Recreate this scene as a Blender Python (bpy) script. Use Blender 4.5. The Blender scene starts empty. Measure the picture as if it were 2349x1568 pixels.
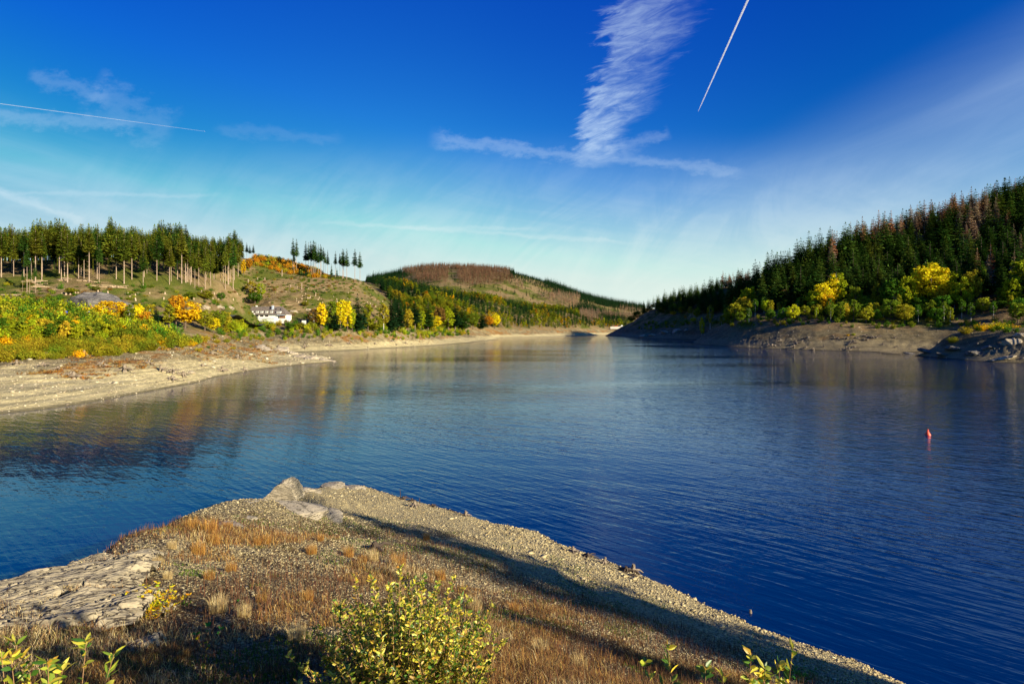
import bpy, math, random
import numpy as np

# ------------------------------------------------------------------ camera, sky, sun, exposure
SC = bpy.context.scene
R = math.radians
CAM_H = 12.5                     # camera height above the lake, metres
F = 1305.0; CU = 1174.5; HV = 750.0    # focal length, centre column and horizon row (2349 px wide picture)

cam_d = bpy.data.cameras.new("camera"); cam = bpy.data.objects.new("camera", cam_d)
SC.collection.objects.link(cam); SC.camera = cam
cam.location = (0, 0, CAM_H); cam.rotation_euler = (R(90), 0, 0)
cam_d.sensor_width = 36; cam_d.lens = 36 * F / 2349
cam_d.shift_y = -(HV - 784) / 2349 * -1
cam_d.clip_start = 0.1; cam_d.clip_end = 60000

SUN_AZ = R(126); SUN_EL = R(19)       # azimuth clockwise from +Y
SUND = (math.sin(SUN_AZ) * math.cos(SUN_EL), math.cos(SUN_AZ) * math.cos(SUN_EL), math.sin(SUN_EL))
sun_d = bpy.data.lights.new("sun", 'SUN'); sun = bpy.data.objects.new("sun", sun_d)
SC.collection.objects.link(sun)
sun_d.energy = 5.0; sun_d.angle = R(0.5); sun_d.color = (1.0, 0.88, 0.68)
from mathutils import Vector, Matrix
sun.rotation_euler = Vector(SUND).to_track_quat('Z', 'Y').to_euler()

SC.view_settings.view_transform = 'Standard'; SC.view_settings.look = 'None'
SC.view_settings.exposure = 1.08; SC.view_settings.gamma = 1.0

class NT:
    """small helper for node trees"""
    def __init__(s, tree): s.t = tree; s.n = tree.nodes; s.l = tree.links
    def add(s, typ, **kw):
        n = s.n.new(typ)
        for k, v in kw.items():
            if k == 'inp':
                for kk, vv in v.items(): s.set(n, kk, vv)
            else: setattr(n, k, v)
        return n
    def set(s, n, key, v):
        i = n.inputs[key]
        if isinstance(v, bpy.types.NodeSocket): s.l.new(v, i)
        else:
            if hasattr(i.default_value, '__len__') and not hasattr(v, '__len__'): v = (v,) * len(i.default_value)
            if hasattr(i.default_value, '__len__') and len(i.default_value) == 4 and len(v) == 3: v = tuple(v) + (1,)
            i.default_value = v
    def math(s, op, a, b=None, c=None, clamp=False):
        n = s.add('ShaderNodeMath', operation=op, use_clamp=clamp); s.set(n, 0, a)
        if b is not None: s.set(n, 1, b)
        if c is not None: s.set(n, 2, c)
        return n.outputs[0]
    def vmath(s, op, a, b=None):
        n = s.add('ShaderNodeVectorMath', operation=op); s.set(n, 0, a)
        if b is not None: s.set(n, 3 if op == 'SCALE' else 1, b)
        return n.outputs[0]
    def mix(s, f, a, b, mode='MIX'):
        n = s.add('ShaderNodeMix', data_type='RGBA', blend_type=mode)
        s.set(n, 0, f); s.set(n, 6, a); s.set(n, 7, b); return n.outputs[2]
    def sstep(s, x, lo, hi, a=0.0, b=1.0):
        n = s.add('ShaderNodeMapRange', interpolation_type='SMOOTHSTEP')
        for k, v in zip((0, 1, 2, 3, 4), (x, lo, hi, a, b)): s.set(n, k, v)
        return n.outputs[0]
    def noise(s, vec, scale, detail=3, rough=0.5, dist=0.0, typ='FBM'):
        n = s.add('ShaderNodeTexNoise'); s.set(n, 'Vector', vec); s.set(n, 'Scale', scale)
        s.set(n, 'Detail', detail); s.set(n, 'Roughness', rough); s.set(n, 'Distortion', dist); return n.outputs[0]
    def mapping(s, vec, loc=(0,0,0), rot=(0,0,0), scale=(1,1,1)):
        n = s.add('ShaderNodeMapping'); s.set(n, 0, vec); s.set(n, 1, loc); s.set(n, 2, rot); s.set(n, 3, scale); return n.outputs[0]
    def rs(s, vec, rot, scale):
        return s.mapping(s.mapping(vec, rot=(0, 0, rot)), scale=scale)
    def xyz(s, vec):
        n = s.add('ShaderNodeSeparateXYZ'); s.set(n, 0, vec); return n.outputs
    def comb(s, x, y, z):
        n = s.add('ShaderNodeCombineXYZ'); s.set(n, 0, x); s.set(n, 1, y); s.set(n, 2, z); return n.outputs[0]
    def ramp(s, f, stops, interp='LINEAR'):
        n = s.add('ShaderNodeValToRGB'); cr = n.color_ramp; cr.interpolation = interp
        while len(cr.elements) < len(stops): cr.elements.new(0.5)
        for e, (p, c) in zip(cr.elements, stops): e.position = p; e.color = tuple(c) + (1,)
        s.set(n, 0, f); return n.outputs[0]

# world: Nishita daylight, graded towards the deep polarised blue, with cirrus high in it
world = bpy.data.worlds.new("World"); SC.world = world; world.use_nodes = True
w = NT(world.node_tree); w.n.clear()
sky = w.add('ShaderNodeTexSky', sky_type='NISHITA', sun_disc=False, sun_elevation=SUN_EL, sun_rotation=SUN_AZ,
            altitude=400, air_density=1.0, dust_density=0.6, ozone_density=2.5)
skc = w.add('ShaderNodeSeparateColor'); w.set(skc, 0, sky.outputs[0])
def chan(i, pw, k): return w.math('MULTIPLY', w.math('POWER', w.math('MAXIMUM', skc.outputs[i], 0.0001), pw), k)
skg = w.add('ShaderNodeCombineColor')
SKY_GRADE = ((3.4, 0.045), (2.05, 0.265), (0.72, 1.88))
for i, (pw, k) in enumerate(SKY_GRADE): w.set(skg, i, w.math('MINIMUM', chan(i, pw, k), (3.2, 5.3, 5.35)[i]))
dirv = w.add('ShaderNodeTexCoord').outputs['Generated']
dx, dy, dz = w.xyz(dirv)
dzc = w.math('MAXIMUM', dz, 0.015)
cu = w.math('DIVIDE', dx, dzc); cv = w.math('DIVIDE', dy, dzc)       # position on a flat cloud layer, in layer heights
ay = w.math('MAXIMUM', dy, 0.02)
deep = None
tx = w.math('DIVIDE', dx, ay); tz = w.math('DIVIDE', dz, ay)
lay = w.comb(cu, cv, 0.0)
# the long feathered plume
wob = w.math('MULTIPLY', w.math('SUBTRACT', w.noise(lay, 1.3, 3), 0.5), 0.10)
tqv = w.comb(tx, tz, 0.0)
fray = w.math('MULTIPLY', w.math('SUBTRACT', w.noise(w.rs(tqv, R(-14), (4, 17, 1)), 2.6, 6, 0.66, 0.6), 0.5), 0.34)
pc = w.math('SUBTRACT', cu, w.math('ADD', w.math('ADD', 0.455, w.math('MULTIPLY', w.math('SUBTRACT', cv, 2.3), 0.035)), wob))
pc = w.math('ADD', pc, fray)
edge = w.math('MULTIPLY', w.sstep(pc, -0.145, -0.075), w.sstep(pc, 0.19, -0.03))
plen = w.math('MULTIPLY', w.sstep(cv, 3.62, 3.15), w.sstep(cv, 0.6, 1.6))
rib = w.math('ADD', w.math('MULTIPLY', w.noise(w.rs(tqv, R(-20), (6, 24, 1)), 2.4, 6, 0.66, 0.9), .55), w.math('MULTIPLY', w.noise(w.rs(tqv, R(-8), (4, 12, 1)), 1.5, 5, .6, .6), .45))
plume = w.math('MULTIPLY', w.math('MULTIPLY', edge, plen), w.sstep(rib, 0.33, 0.68, 0.12, 1.0))
plume = w.math('MULTIPLY', plume, w.sstep(cv, 1.6, 3.0, 0.42, 0.88))
# veils of cirrus low in the sky
st1 = w.math('ADD', w.math('MULTIPLY', w.noise(w.rs(tqv, R(-40), (2.2, 6.0, 1)), 1.5, 7, 0.62, 2.2), .6), w.math('MULTIPLY', w.noise(w.rs(tqv, R(8), (1.6, 9, 1)), 1.4, 6, .6, 1.2), .4))
st2 = w.noise(w.rs(tqv, R(14), (1.0, 7.5, 1)), 1.7, 6, 0.58, 1.0)
def lin(a, b, c):      # a*tx + b*tz + c
    return w.math('ADD', w.math('ADD', w.math('MULTIPLY', tx, a), w.math('MULTIPLY', tz, b)), c)
right = w.math('MULTIPLY', w.sstep(lin(0.52, -1.0, 0.075), -0.06, 0.17), w.sstep(tx, 0.0, 0.45))
right = w.math('MULTIPLY', right, w.sstep(w.noise(w.rs(tqv, R(-22), (.8, 7, 1)), 1.5, 6, 0.58, 0.6), 0.2, 0.75, 0.17, 0.32))
low = w.math('MULTIPLY', w.sstep(tz, 0.345, 0.12), w.sstep(st1, 0.38, 0.64, 0.06, 0.34))
low2 = w.math('MULTIPLY', w.sstep(tz, 0.20, 0.03), w.sstep(st2, 0.30, 0.7, 0.22, 0.52))
lft = w.math('MULTIPLY', w.math('MULTIPLY', w.sstep(lin(-0.30, -1.0, 0.16), -0.02, 0.22), w.sstep(tx, -0.25, -0.75)), w.sstep(st2, 0.3, 0.7, 0.06, 0.30))
# thin straight line of cirrus, and old spread trails on the left
def line(x0, z0, x1, z1, wd, amp, n):
    ln = math.hypot(x1 - x0, z1 - z0); ux, uz = (x1 - x0) / ln, (z1 - z0) / ln
    al = lin(ux / ln, uz / ln, -(x0 * ux + z0 * uz) / ln)
    ac = w.math('ADD', lin(-uz, ux, (x0 * uz - z0 * ux)), w.math('MULTIPLY', w.math('SUBTRACT', n, 0.5), wd * 3.4))
    m = w.math('MULTIPLY', w.sstep(w.math('ABSOLUTE', ac), wd, 0.0), w.math('MULTIPLY', w.sstep(al, 0.0, 0.12), w.sstep(al, 1.0, 0.85)))
    return w.math('MULTIPLY', m, amp)
tq = w.comb(tx, tz, 0.0)
nl = w.noise(w.mapping(tq, scale=(5, 9, 1)), 4.0, 5, 0.65)
nm = w.noise(w.mapping(tq, scale=(9, 18, 1)), 4.0, 5, 0.7)
cl = lambda a, b, c, d, wd, am: line((a - CU) / F, (HV - b) / F, (c - CU) / F, (HV - d) / F, wd, am, nl)
parts_ = [cl(975, 316, 1420, 372, .018, .20), cl(1380, 358, 1720, 396, .013, .18), cl(60, 165, 260, 230, .024, .11), cl(200, 200, 400, 320, .050, .09),
          cl(-60, 262, 330, 290, .020, .16), cl(-60, 415, 220, 520, .010, .26), cl(-60, 440, 520, 450, .006, .18),
          cl(700, 505, 1500, 560, .006, .22), cl(900, 520, 1250, 525, .006, .2), cl(1420, 350, 1540, 300, .018, .14), cl(480, 296, 800, 322, .016, .06)]
haze_ = w.sstep(tz, 0.36, 0.04, 0.0, 0.42)
tot = low
for p in (low2, haze_, right, lft, plume) + tuple(parts_):
    tot = w.math('SUBTRACT', w.math('ADD', tot, p), w.math('MULTIPLY', tot, p))
tot = w.math('MULTIPLY', tot, w.sstep(dz, 0.0, 0.03))
cloud_col = w.mix(w.sstep(tz, 0.05, 0.35), (6.6, 7.2, 6.5), (5.0, 6.4, 7.9))
dl = w.math('MULTIPLY', w.sstep(dx, -0.05, -0.62), w.sstep(dz, 0.0, 0.45, 0.75, 1.0)); dr_ = w.sstep(dx, 0.15, 0.6)
sky_c = w.mix(w.math('MULTIPLY', dl, 0.9), skg.outputs[0], w.mix(1.0, skg.outputs[0], (0.15, 0.56, 0.92), 'MULTIPLY'))
sky_c = w.mix(w.math('MULTIPLY', dr_, 0.85), sky_c, w.mix(1.0, sky_c, (0.15, 0.80, 0.80), 'MULTIPLY'))
col = w.mix(w.math('MINIMUM', tot, 0.93), sky_c, cloud_col)
bg = w.add('ShaderNodeBackground'); w.set(bg, 0, col); w.set(bg, 1, 0.062)
wo = w.add('ShaderNodeOutputWorld'); w.l.new(bg.outputs[0], wo.inputs[0])

# ------------------------------------------------------------------ helpers
COL = SC.collection
def link(o, parent=None):
    COL.objects.link(o)
    if parent is not None: o.parent = parent
    return o
def tag(o, label=None, cat=None, group=None, kind=None):
    if label and len(label.split()) > 16:
        for a_, b_ in ((' in the left stand front', ' in the left stand'), (' inside the left stand', ' in the left stand'), ('of the left beach ', ''), ('in the middle wood ', ''), (' with long bare trunk', ''), (' on the right hill', ''), (', a tall one,', ''), ('on the dry slope ', 'on the dry left bank '), ('near the waterline ', 'by the left waterline '), ('the ', '')):
            if len(label.split()) > 16: label = label.replace(a_, b_)
    for k, v in (('label', label), ('category', cat), ('group', group), ('kind', kind)):
        if v: o[k] = v
    return o
def empty(name, loc, rz=0.0, s=1.0):
    o = bpy.data.objects.new(name, None); o.location = loc; o.rotation_euler = (0, 0, rz)
    o.scale = (s, s, s) if not hasattr(s, '__len__') else s
    o.empty_display_size = 0.2
    return link(o)
class MB:
    """collects vertices and faces; build() links them as one mesh object"""
    def __init__(s): s.v = []; s.f = []; s.n = 0
    def add(s, v, f):
        v = np.asarray(v, float); s.v.append(v)
        s.f += [tuple(int(i) + s.n for i in q) for q in f]; s.n += len(v)
    def box(s, x0, x1, y0, y1, z0, z1):
        v = [(x, y, z) for z in (z0, z1) for y in (y0, y1) for x in (x0, x1)]
        s.add(v, [(0, 2, 3, 1), (4, 5, 7, 6), (0, 1, 5, 4), (2, 6, 7, 3), (0, 4, 6, 2), (1, 3, 7, 5)])
    def tube(s, pts, rad, n=6, cap=True):
        pts = np.asarray(pts, float); m = len(pts)
        rad = np.full(m, rad) if np.isscalar(rad) else np.asarray(rad, float)
        V = []
        for i in range(m):
            d = pts[min(i + 1, m - 1)] - pts[max(i - 1, 0)]; d = d / (np.linalg.norm(d) + 1e-9)
            a = np.cross(d, (0, 0, 1) if abs(d[2]) < .9 else (1, 0, 0)); a /= np.linalg.norm(a); b = np.cross(d, a)
            for k in range(n):
                t = 2 * math.pi * k / n; V.append(pts[i] + rad[i] * (a * math.cos(t) + b * math.sin(t)))
        Fc = [(i * n + k, i * n + (k + 1) % n, (i + 1) * n + (k + 1) % n, (i + 1) * n + k) for i in range(m - 1) for k in range(n)]
        if cap: Fc += [tuple(range(n))[::-1], tuple((m - 1) * n + k for k in range(n))]
        s.add(V, Fc)
    def mesh(s, name, mat, smooth=False):
        me = bpy.data.meshes.new(name)
        V = np.concatenate(s.v) if s.v else np.zeros((0, 3))
        me.from_pydata(V.tolist(), [], s.f); me.materials.append(mat)
        if smooth: me.polygons.foreach_set('use_smooth', [True] * len(me.polygons))
        me.update(); return me
    def build(s, name, mat, parent=None, smooth=False):
        return link(bpy.data.objects.new(name, s.mesh(name, mat, smooth)), parent)
def np_mesh(name, V, Fq, mat, smooth=False, tint=None):
    """fast mesh from arrays; Fq is (n,3) or (n,4)"""
    me = bpy.data.meshes.new(name); V = np.ascontiguousarray(V, np.float32); Fq = np.ascontiguousarray(Fq, np.int32)
    k = Fq.shape[1]
    me.vertices.add(len(V)); me.vertices.foreach_set('co', V.ravel())
    me.loops.add(Fq.size); me.loops.foreach_set('vertex_index', Fq.ravel())
    me.polygons.add(len(Fq)); me.polygons.foreach_set('loop_start', np.arange(0, Fq.size, k, dtype=np.int32))
    if smooth: me.polygons.foreach_set('use_smooth', np.ones(len(Fq), bool))
    if tint is not None:
        a = me.color_attributes.new('tint', 'FLOAT_COLOR', 'POINT')
        c = np.ones((len(V), 4), np.float32); c[:, :3] = tint; a.data.foreach_set('color', c.ravel())
    me.materials.append(mat); me.update(calc_edges=True); me.validate()
    return me
def W(u, v, d): return ((u - CU) / F * d, d, CAM_H - (v - HV) / F * d)
def Wz(u, v, z):
    d = F * (CAM_H - z) / (v - HV); return ((u - CU) / F * d, d, z)
def proj(x, y, z): return CU + F * x / y, HV + F * (CAM_H - z) / y

def _h(ix, iy, seed):
    n = (ix.astype(np.int64) * 374761393 + iy.astype(np.int64) * 668265263 + seed * 974711) & 0x7fffffff
    n = ((n ^ (n >> 13)) * 1274126177) & 0x7fffffff
    return ((n ^ (n >> 16)) & 0xffff) / 65535.0
def vnoise(x, y, seed=0):
    ix = np.floor(x); iy = np.floor(y); fx = x - ix; fy = y - iy
    fx = fx * fx * (3 - 2 * fx); fy = fy * fy * (3 - 2 * fy)
    a = _h(ix, iy, seed); b = _h(ix + 1, iy, seed); c = _h(ix, iy + 1, seed); d = _h(ix + 1, iy + 1, seed)
    return (a + (b - a) * fx) * (1 - fy) + (c + (d - c) * fx) * fy - 0.5
def fbm(x, y, sc, oct=4, seed=0, gain=0.5):
    x = np.asarray(x, float); y = np.asarray(y, float); o = 0; amp = 1; f = 1.0 / sc
    for i in range(oct):
        c, s_ = math.cos(i * 1.3 + .4), math.sin(i * 1.3 + .4)
        o = o + amp * vnoise((x * c - y * s_) * f + 13.7 * i, (x * s_ + y * c) * f, seed + i); amp *= gain; f *= 2.03
    return o
class TPS:
    def __init__(s, pts, reg=0.0):
        P = np.array(pts, float)
        key = np.round(P[:, :2], 1); _, idx = np.unique(key, axis=0, return_index=True); P = P[np.sort(idx)]
        s.sc = 100.0; s.p = P[:, :2] / s.sc; n = len(P)
        K = s.k(s.p, s.p) + np.eye(n) * reg; A = np.zeros((n + 3, n + 3)); A[:n, :n] = K
        A[:n, n] = 1; A[:n, n + 1:] = s.p; A[n, :n] = 1; A[n + 1:, :n] = s.p.T
        s.w = np.linalg.solve(A, np.concatenate([P[:, 2], np.zeros(3)]))
    def k(s, a, b):
        r2 = ((a[:, None, :] - b[None]) ** 2).sum(-1); return 0.5 * r2 * np.log(r2 + 1e-12)
    def __call__(s, x, y):
        x = np.asarray(x, float); shp = x.shape; q = np.stack([x.ravel(), np.asarray(y, float).ravel()], 1) / s.sc
        o = np.empty(len(q)); n = len(s.p)
        for i in range(0, len(q), 20000):
            qq = q[i:i + 20000]; o[i:i + 20000] = s.k(qq, s.p) @ s.w[:n] + s.w[n] + qq @ s.w[n + 1:]
        return o.reshape(shp)
def dens(pl, step_frac=0.07):
    out = []
    for a, b in zip(pl[:-1], pl[1:]):
        a = np.array(a); b = np.array(b); L = np.linalg.norm(b - a); st = max(4, step_frac * (np.hypot(*a[:2]) + np.hypot(*b[:2])) / 2)
        n = max(1, int(L / st))
        out += [tuple(a + (b - a) * i / n) for i in range(n)]
    return out + [tuple(pl[-1])]
def in_poly(u, v, poly):
    c = np.zeros(np.shape(u), bool); n = len(poly)
    for i in range(n):
        x0, y0 = poly[i]; x1, y1 = poly[(i + 1) % n]
        m = ((y0 > v) != (y1 > v)) & (u < (x1 - x0) * (v - y0) / ((y1 - y0) if y1 != y0 else 1e-9) + x0); c ^= m
    return c
# ------------------------------------------------------------------ the land
# left shore (river side of the reservoir), measured along the waterline
shoreL = [Wz(u, v, 0) for u, v in ((-1500, 1170), (-700, 1040), (-300, 985), (0, 949), (150, 932), (250, 915), (400, 887), (480, 868), (560, 853), (640, 842), (700, 836), (772, 829))]
shoreL2 = [Wz(u, v, 0) for u, v in ((768, 822), (700, 812), (660, 808), (740, 805.5), (850, 800), (1000, 791), (1080, 785), (1137, 778))]
shoreL3 = [Wz(u, v, 0) for u, v in ((1125, 775.5), (1120, 774.3), (1200, 773), (1300, 770.6), (1400, 768), (1500, 766.2))]
ptsL = dens(shoreL) + dens(shoreL2) + dens(shoreL3)
def off(pl, dx, dy, z):
    return [(x + dx, y + dy, z) for x, y, _ in pl]
ptsL += off(dens(shoreL), 14, -22, -5)[:: 2] + off(dens(shoreL[:8]), 40, -60, -10)[:: 3] + [(x + 12 + y * .02, y - y * .09, -5) for x, y, _ in dens(shoreL2[4:])[::2]] \
      + [(x, y * .9, -6) for x, y, _ in dens(shoreL3[2:])[::2]]
ptsL += [(-58, 208, -4), (-48, 228, -4), (-100, 262, -2)]
for u, v, d in ((-1300, 820, 100), (-700, 822, 110), (-300, 828, 116), (0, 830, 122), (120, 826, 126), (250, 815, 138), (400, 800, 157), (480, 792, 182), (560, 795, 217), (620, 799, 232), (650, 806, 225), (700, 821, 205), (740, 824, 208),
    (0, 880, 100), (200, 868, 112), (400, 843, 133), (500, 825, 165), (600, 818, 195), (660, 826, 197),
    (640, 792, 262), (560, 783, 268), (700, 790, 300), (850, 785, 340), (1000, 778, 430), (1090, 774, 530),
    (-1000, 720, 130), (-400, 722, 150), (50, 723, 170), (200, 727, 178), (350, 735, 200), (480, 742, 235), (540, 744, 292), (575, 742, 318), (600, 741, 330), (650, 741, 330), (750, 745, 335), (850, 750, 360), (900, 752, 385),
    (0, 690, 200), (-500, 690, 190), (180, 688, 200), (300, 702, 222), (450, 705, 248), (-500, 640, 230), (0, 640, 240), (150, 650, 238), (300, 655, 242), (450, 662, 268), (540, 665, 322),
    (-500, 600, 320), (0, 600, 330), (300, 602, 345), (480, 640, 322), (450, 622, 340), (520, 622, 385), (500, 608, 392), (410, 605, 352), (560, 606, 420), (600, 594, 460), (660, 605, 460), (700, 627, 450), (760, 633, 452), (830, 645, 450), (560, 642, 392), (650, 660, 395), (750, 680, 390), (850, 690, 410), (900, 712, 415), (620, 690, 365), (700, 655, 405), (560, 690, 374),
    (700, 710, 365), (600, 716, 348), (650, 716, 350), (560, 712, 356), (750, 728, 350), (860, 735, 380), (800, 705, 385),
    (0, 608, 440), (300, 610, 450), (600, 618, 540), (830, 680, 560), (700, 645, 540), (-500, 610, 450), (900, 705, 540),
    (850, 652, 650), (700, 650, 700), (1000, 674, 750), (1150, 697, 850), (1300, 717, 950), (1440, 735, 1050), (940, 757, 430), (1000, 757, 520), (1100, 758, 600), (1200, 754, 750), (1300, 752, 850), (1400, 748, 1000), (1500, 745, 1130),
    (950, 717, 520), (1050, 722, 620), (1200, 738, 800), (1300, 740, 900), (1000, 690, 660),
    (1000, 700, 960), (1200, 715, 1000), (1350, 728, 1100), (850, 690, 900), (500, 690, 900), (1480, 735, 1200),
    (860, 642, 1500), (930, 624, 1500), (1030, 619, 1450), (1130, 624, 1450), (1180, 628, 1450), (1240, 646, 1450), (1300, 667, 1450), (1380, 698, 1500), (1470, 709, 1600), (1560, 716, 1700), (1700, 720, 1800), (2200, 720, 1900),
    (700, 660, 1600), (400, 690, 1600), (1000, 645, 1220), (1150, 655, 1220), (1250, 680, 1220), (1330, 704, 1280), (1440, 724, 1340), (1080, 632, 1330), (1180, 640, 1330), (920, 650, 1300),
    (930, 690, 2300), (1400, 720, 2300), (300, 700, 2300), (1900, 735, 2300)):
    ptsL.append(W(u, v, d))
tpsL = TPS(ptsL, 0.0005)

shoreR = [Wz(u, v, 0) for u, v in ((1500, 764.2), (1420, 766.5), (1394, 770), (1430, 773), (1470, 776), (1520, 777.5), (1580, 778.5), (1628, 780), (1600, 782.2), (1566, 784), (1600, 788), (1640, 792), (1700, 796), (1800, 800.5), (1950, 805), (2080, 807.5), (2150, 808.3),
    (2110, 810), (2078, 812), (2120, 817.5), (2200, 825), (2290, 831), (2349, 833), (2600, 850), (3000, 885), (4200, 990), (7000, 1200))]
ptsR = dens(shoreR, 0.06)
ptsR += [(x * .93 - 5, y * .93 - 3, -5) for x, y, _ in dens(shoreR[2:])[::2]] + [(x * .75 - 10, y * .78, -10) for x, y, _ in dens(shoreR[8:])[::3]]
ptsR += [(120, 1000, -5), (60, 900, -6), (300, 1500, -5)]
for u, v, d in ((1415, 762, 800), (1440, 744, 830), (1480, 742, 740), (1560, 745, 610), (1520, 755, 640), (1600, 745, 580), (1640, 742, 540), (1480, 720, 760), (1560, 692, 700), (1640, 666, 655), (1700, 657, 640), (1790, 654, 640), (1850, 650, 620), (1480, 758, 900), (1560, 746, 840), (1640, 738, 830), (1750, 732, 840), (1900, 730, 840),
    (1600, 710, 680), (1520, 726, 680), (1700, 700, 600), (1760, 690, 560), (1700, 725, 480),
    (1650, 746, 432), (1620, 762, 440), (1700, 737, 398), (1800, 735, 372), (1900, 741, 345), (2000, 745, 335), (2150, 745, 320), (2349, 742, 290), (1720, 765, 375), (1850, 765, 335), (2000, 772, 312), (2150, 775, 300),
    (2180, 772, 245), (2250, 760, 237), (2349, 758, 222), (2349, 790, 208), (2230, 795, 226), (2500, 760, 200), (2800, 745, 185), (3400, 730, 150), (4500, 720, 120),
    (1800, 680, 440), (1860, 622, 455), (1950, 592, 470), (2000, 578, 475), (2100, 548, 480), (2200, 522, 480), (2349, 487, 480), (2600, 440, 470), (3000, 400, 420), (3600, 400, 350), (4500, 430, 260), (7000, 500, 190),
    (1750, 712, 420), (1950, 700, 395), (2150, 680, 375), (2349, 660, 345), (2700, 640, 290), (3200, 610, 250), (4200, 600, 190),
    (2100, 620, 430), (2349, 580, 410), (2600, 560, 380),
    (1950, 610, 560), (2349, 480, 640), (2800, 420, 600), (1850, 640, 600), (2349, 680, 900), (1700, 738, 1100), (2000, 735, 1100), (3500, 480, 600)):
    ptsR.append(W(u, v, d))
tpsR = TPS(ptsR, 0.0005)

def rough(x, y, z, seed):
    r = np.hypot(x, y)
    s1 = fbm(x, y, 26, 4, seed) * 2.2; s2 = fbm(x, y, 5, 4, seed + 9) * 0.7
    k = np.clip(z / 6.0, 0.12, 1.0)
    z2 = z + (s1 * np.clip((z - 1.5) / 8, 0, 1) + s2 * k)
    # strandlines: little wave-cut steps left by the falling water
    b = np.clip(1 - np.abs(z2 - 4.0) / 4.5, 0, 1); st = 0.55
    ph = z2 / st + fbm(x, y, 30, 2, seed + 5) * 1.2
    z2 = z2 + b * st * 0.42 * np.sin(2 * math.pi * ph)
    return z2
_cacheL = {}
def hL(x, y):
    z = tpsL(x, y); return rough(x, y, z, 3)
def hR(x, y):
    z = tpsR(x, y); return rough(x, y, z, 21)

def polar_grid(fn, a0, a1, na, r0, r1, nr, name, mat, zmin=-7, power=1.0):
    A = np.radians(np.linspace(a0, a1, na)); rr = r0 * (r1 / r0) ** (np.linspace(0, 1, nr) ** power)
    X = np.sin(A)[None] * rr[:, None]; Y = np.cos(A)[None] * rr[:, None]
    Z = fn(X, Y); V = np.stack([X, Y, Z], -1).reshape(-1, 3)
    i = np.arange(nr - 1)[:, None] * na + np.arange(na - 1)[None]; i = i.ravel()
    Q = np.stack([i, i + 1, i + na + 1, i + na], 1)
    zq = Z.ravel()[Q].max(1); Q = Q[zq > zmin]
    me = np_mesh(name, V, Q, mat, smooth=True)
    o = link(bpy.data.objects.new(name, me)); return tag(o, kind='structure')

def newmat(name):
    m = bpy.data.materials.new(name); m.use_nodes = True; t = NT(m.node_tree); t.n.clear()
    out = t.add('ShaderNodeOutputMaterial'); return m, t, out
def principled(t, out, col, rough=0.9, spec=0.25, bump=None, bstr=0.5, bdist=0.1, **kw):
    p = t.add('ShaderNodeBsdfPrincipled'); t.set(p, 'Base Color', col); t.set(p, 'Roughness', rough); t.set(p, 'Specular IOR Level', spec)
    for k, v in kw.items(): t.set(p, k, v)
    if bump is not None:
        b = t.add('ShaderNodeBump'); t.set(b, 'Strength', bstr); t.set(b, 'Distance', bdist); t.set(b, 'Height', bump); t.l.new(b.outputs[0], p.inputs['Normal'])
    t.l.new(p.outputs[0], out.inputs[0]); return p

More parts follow.
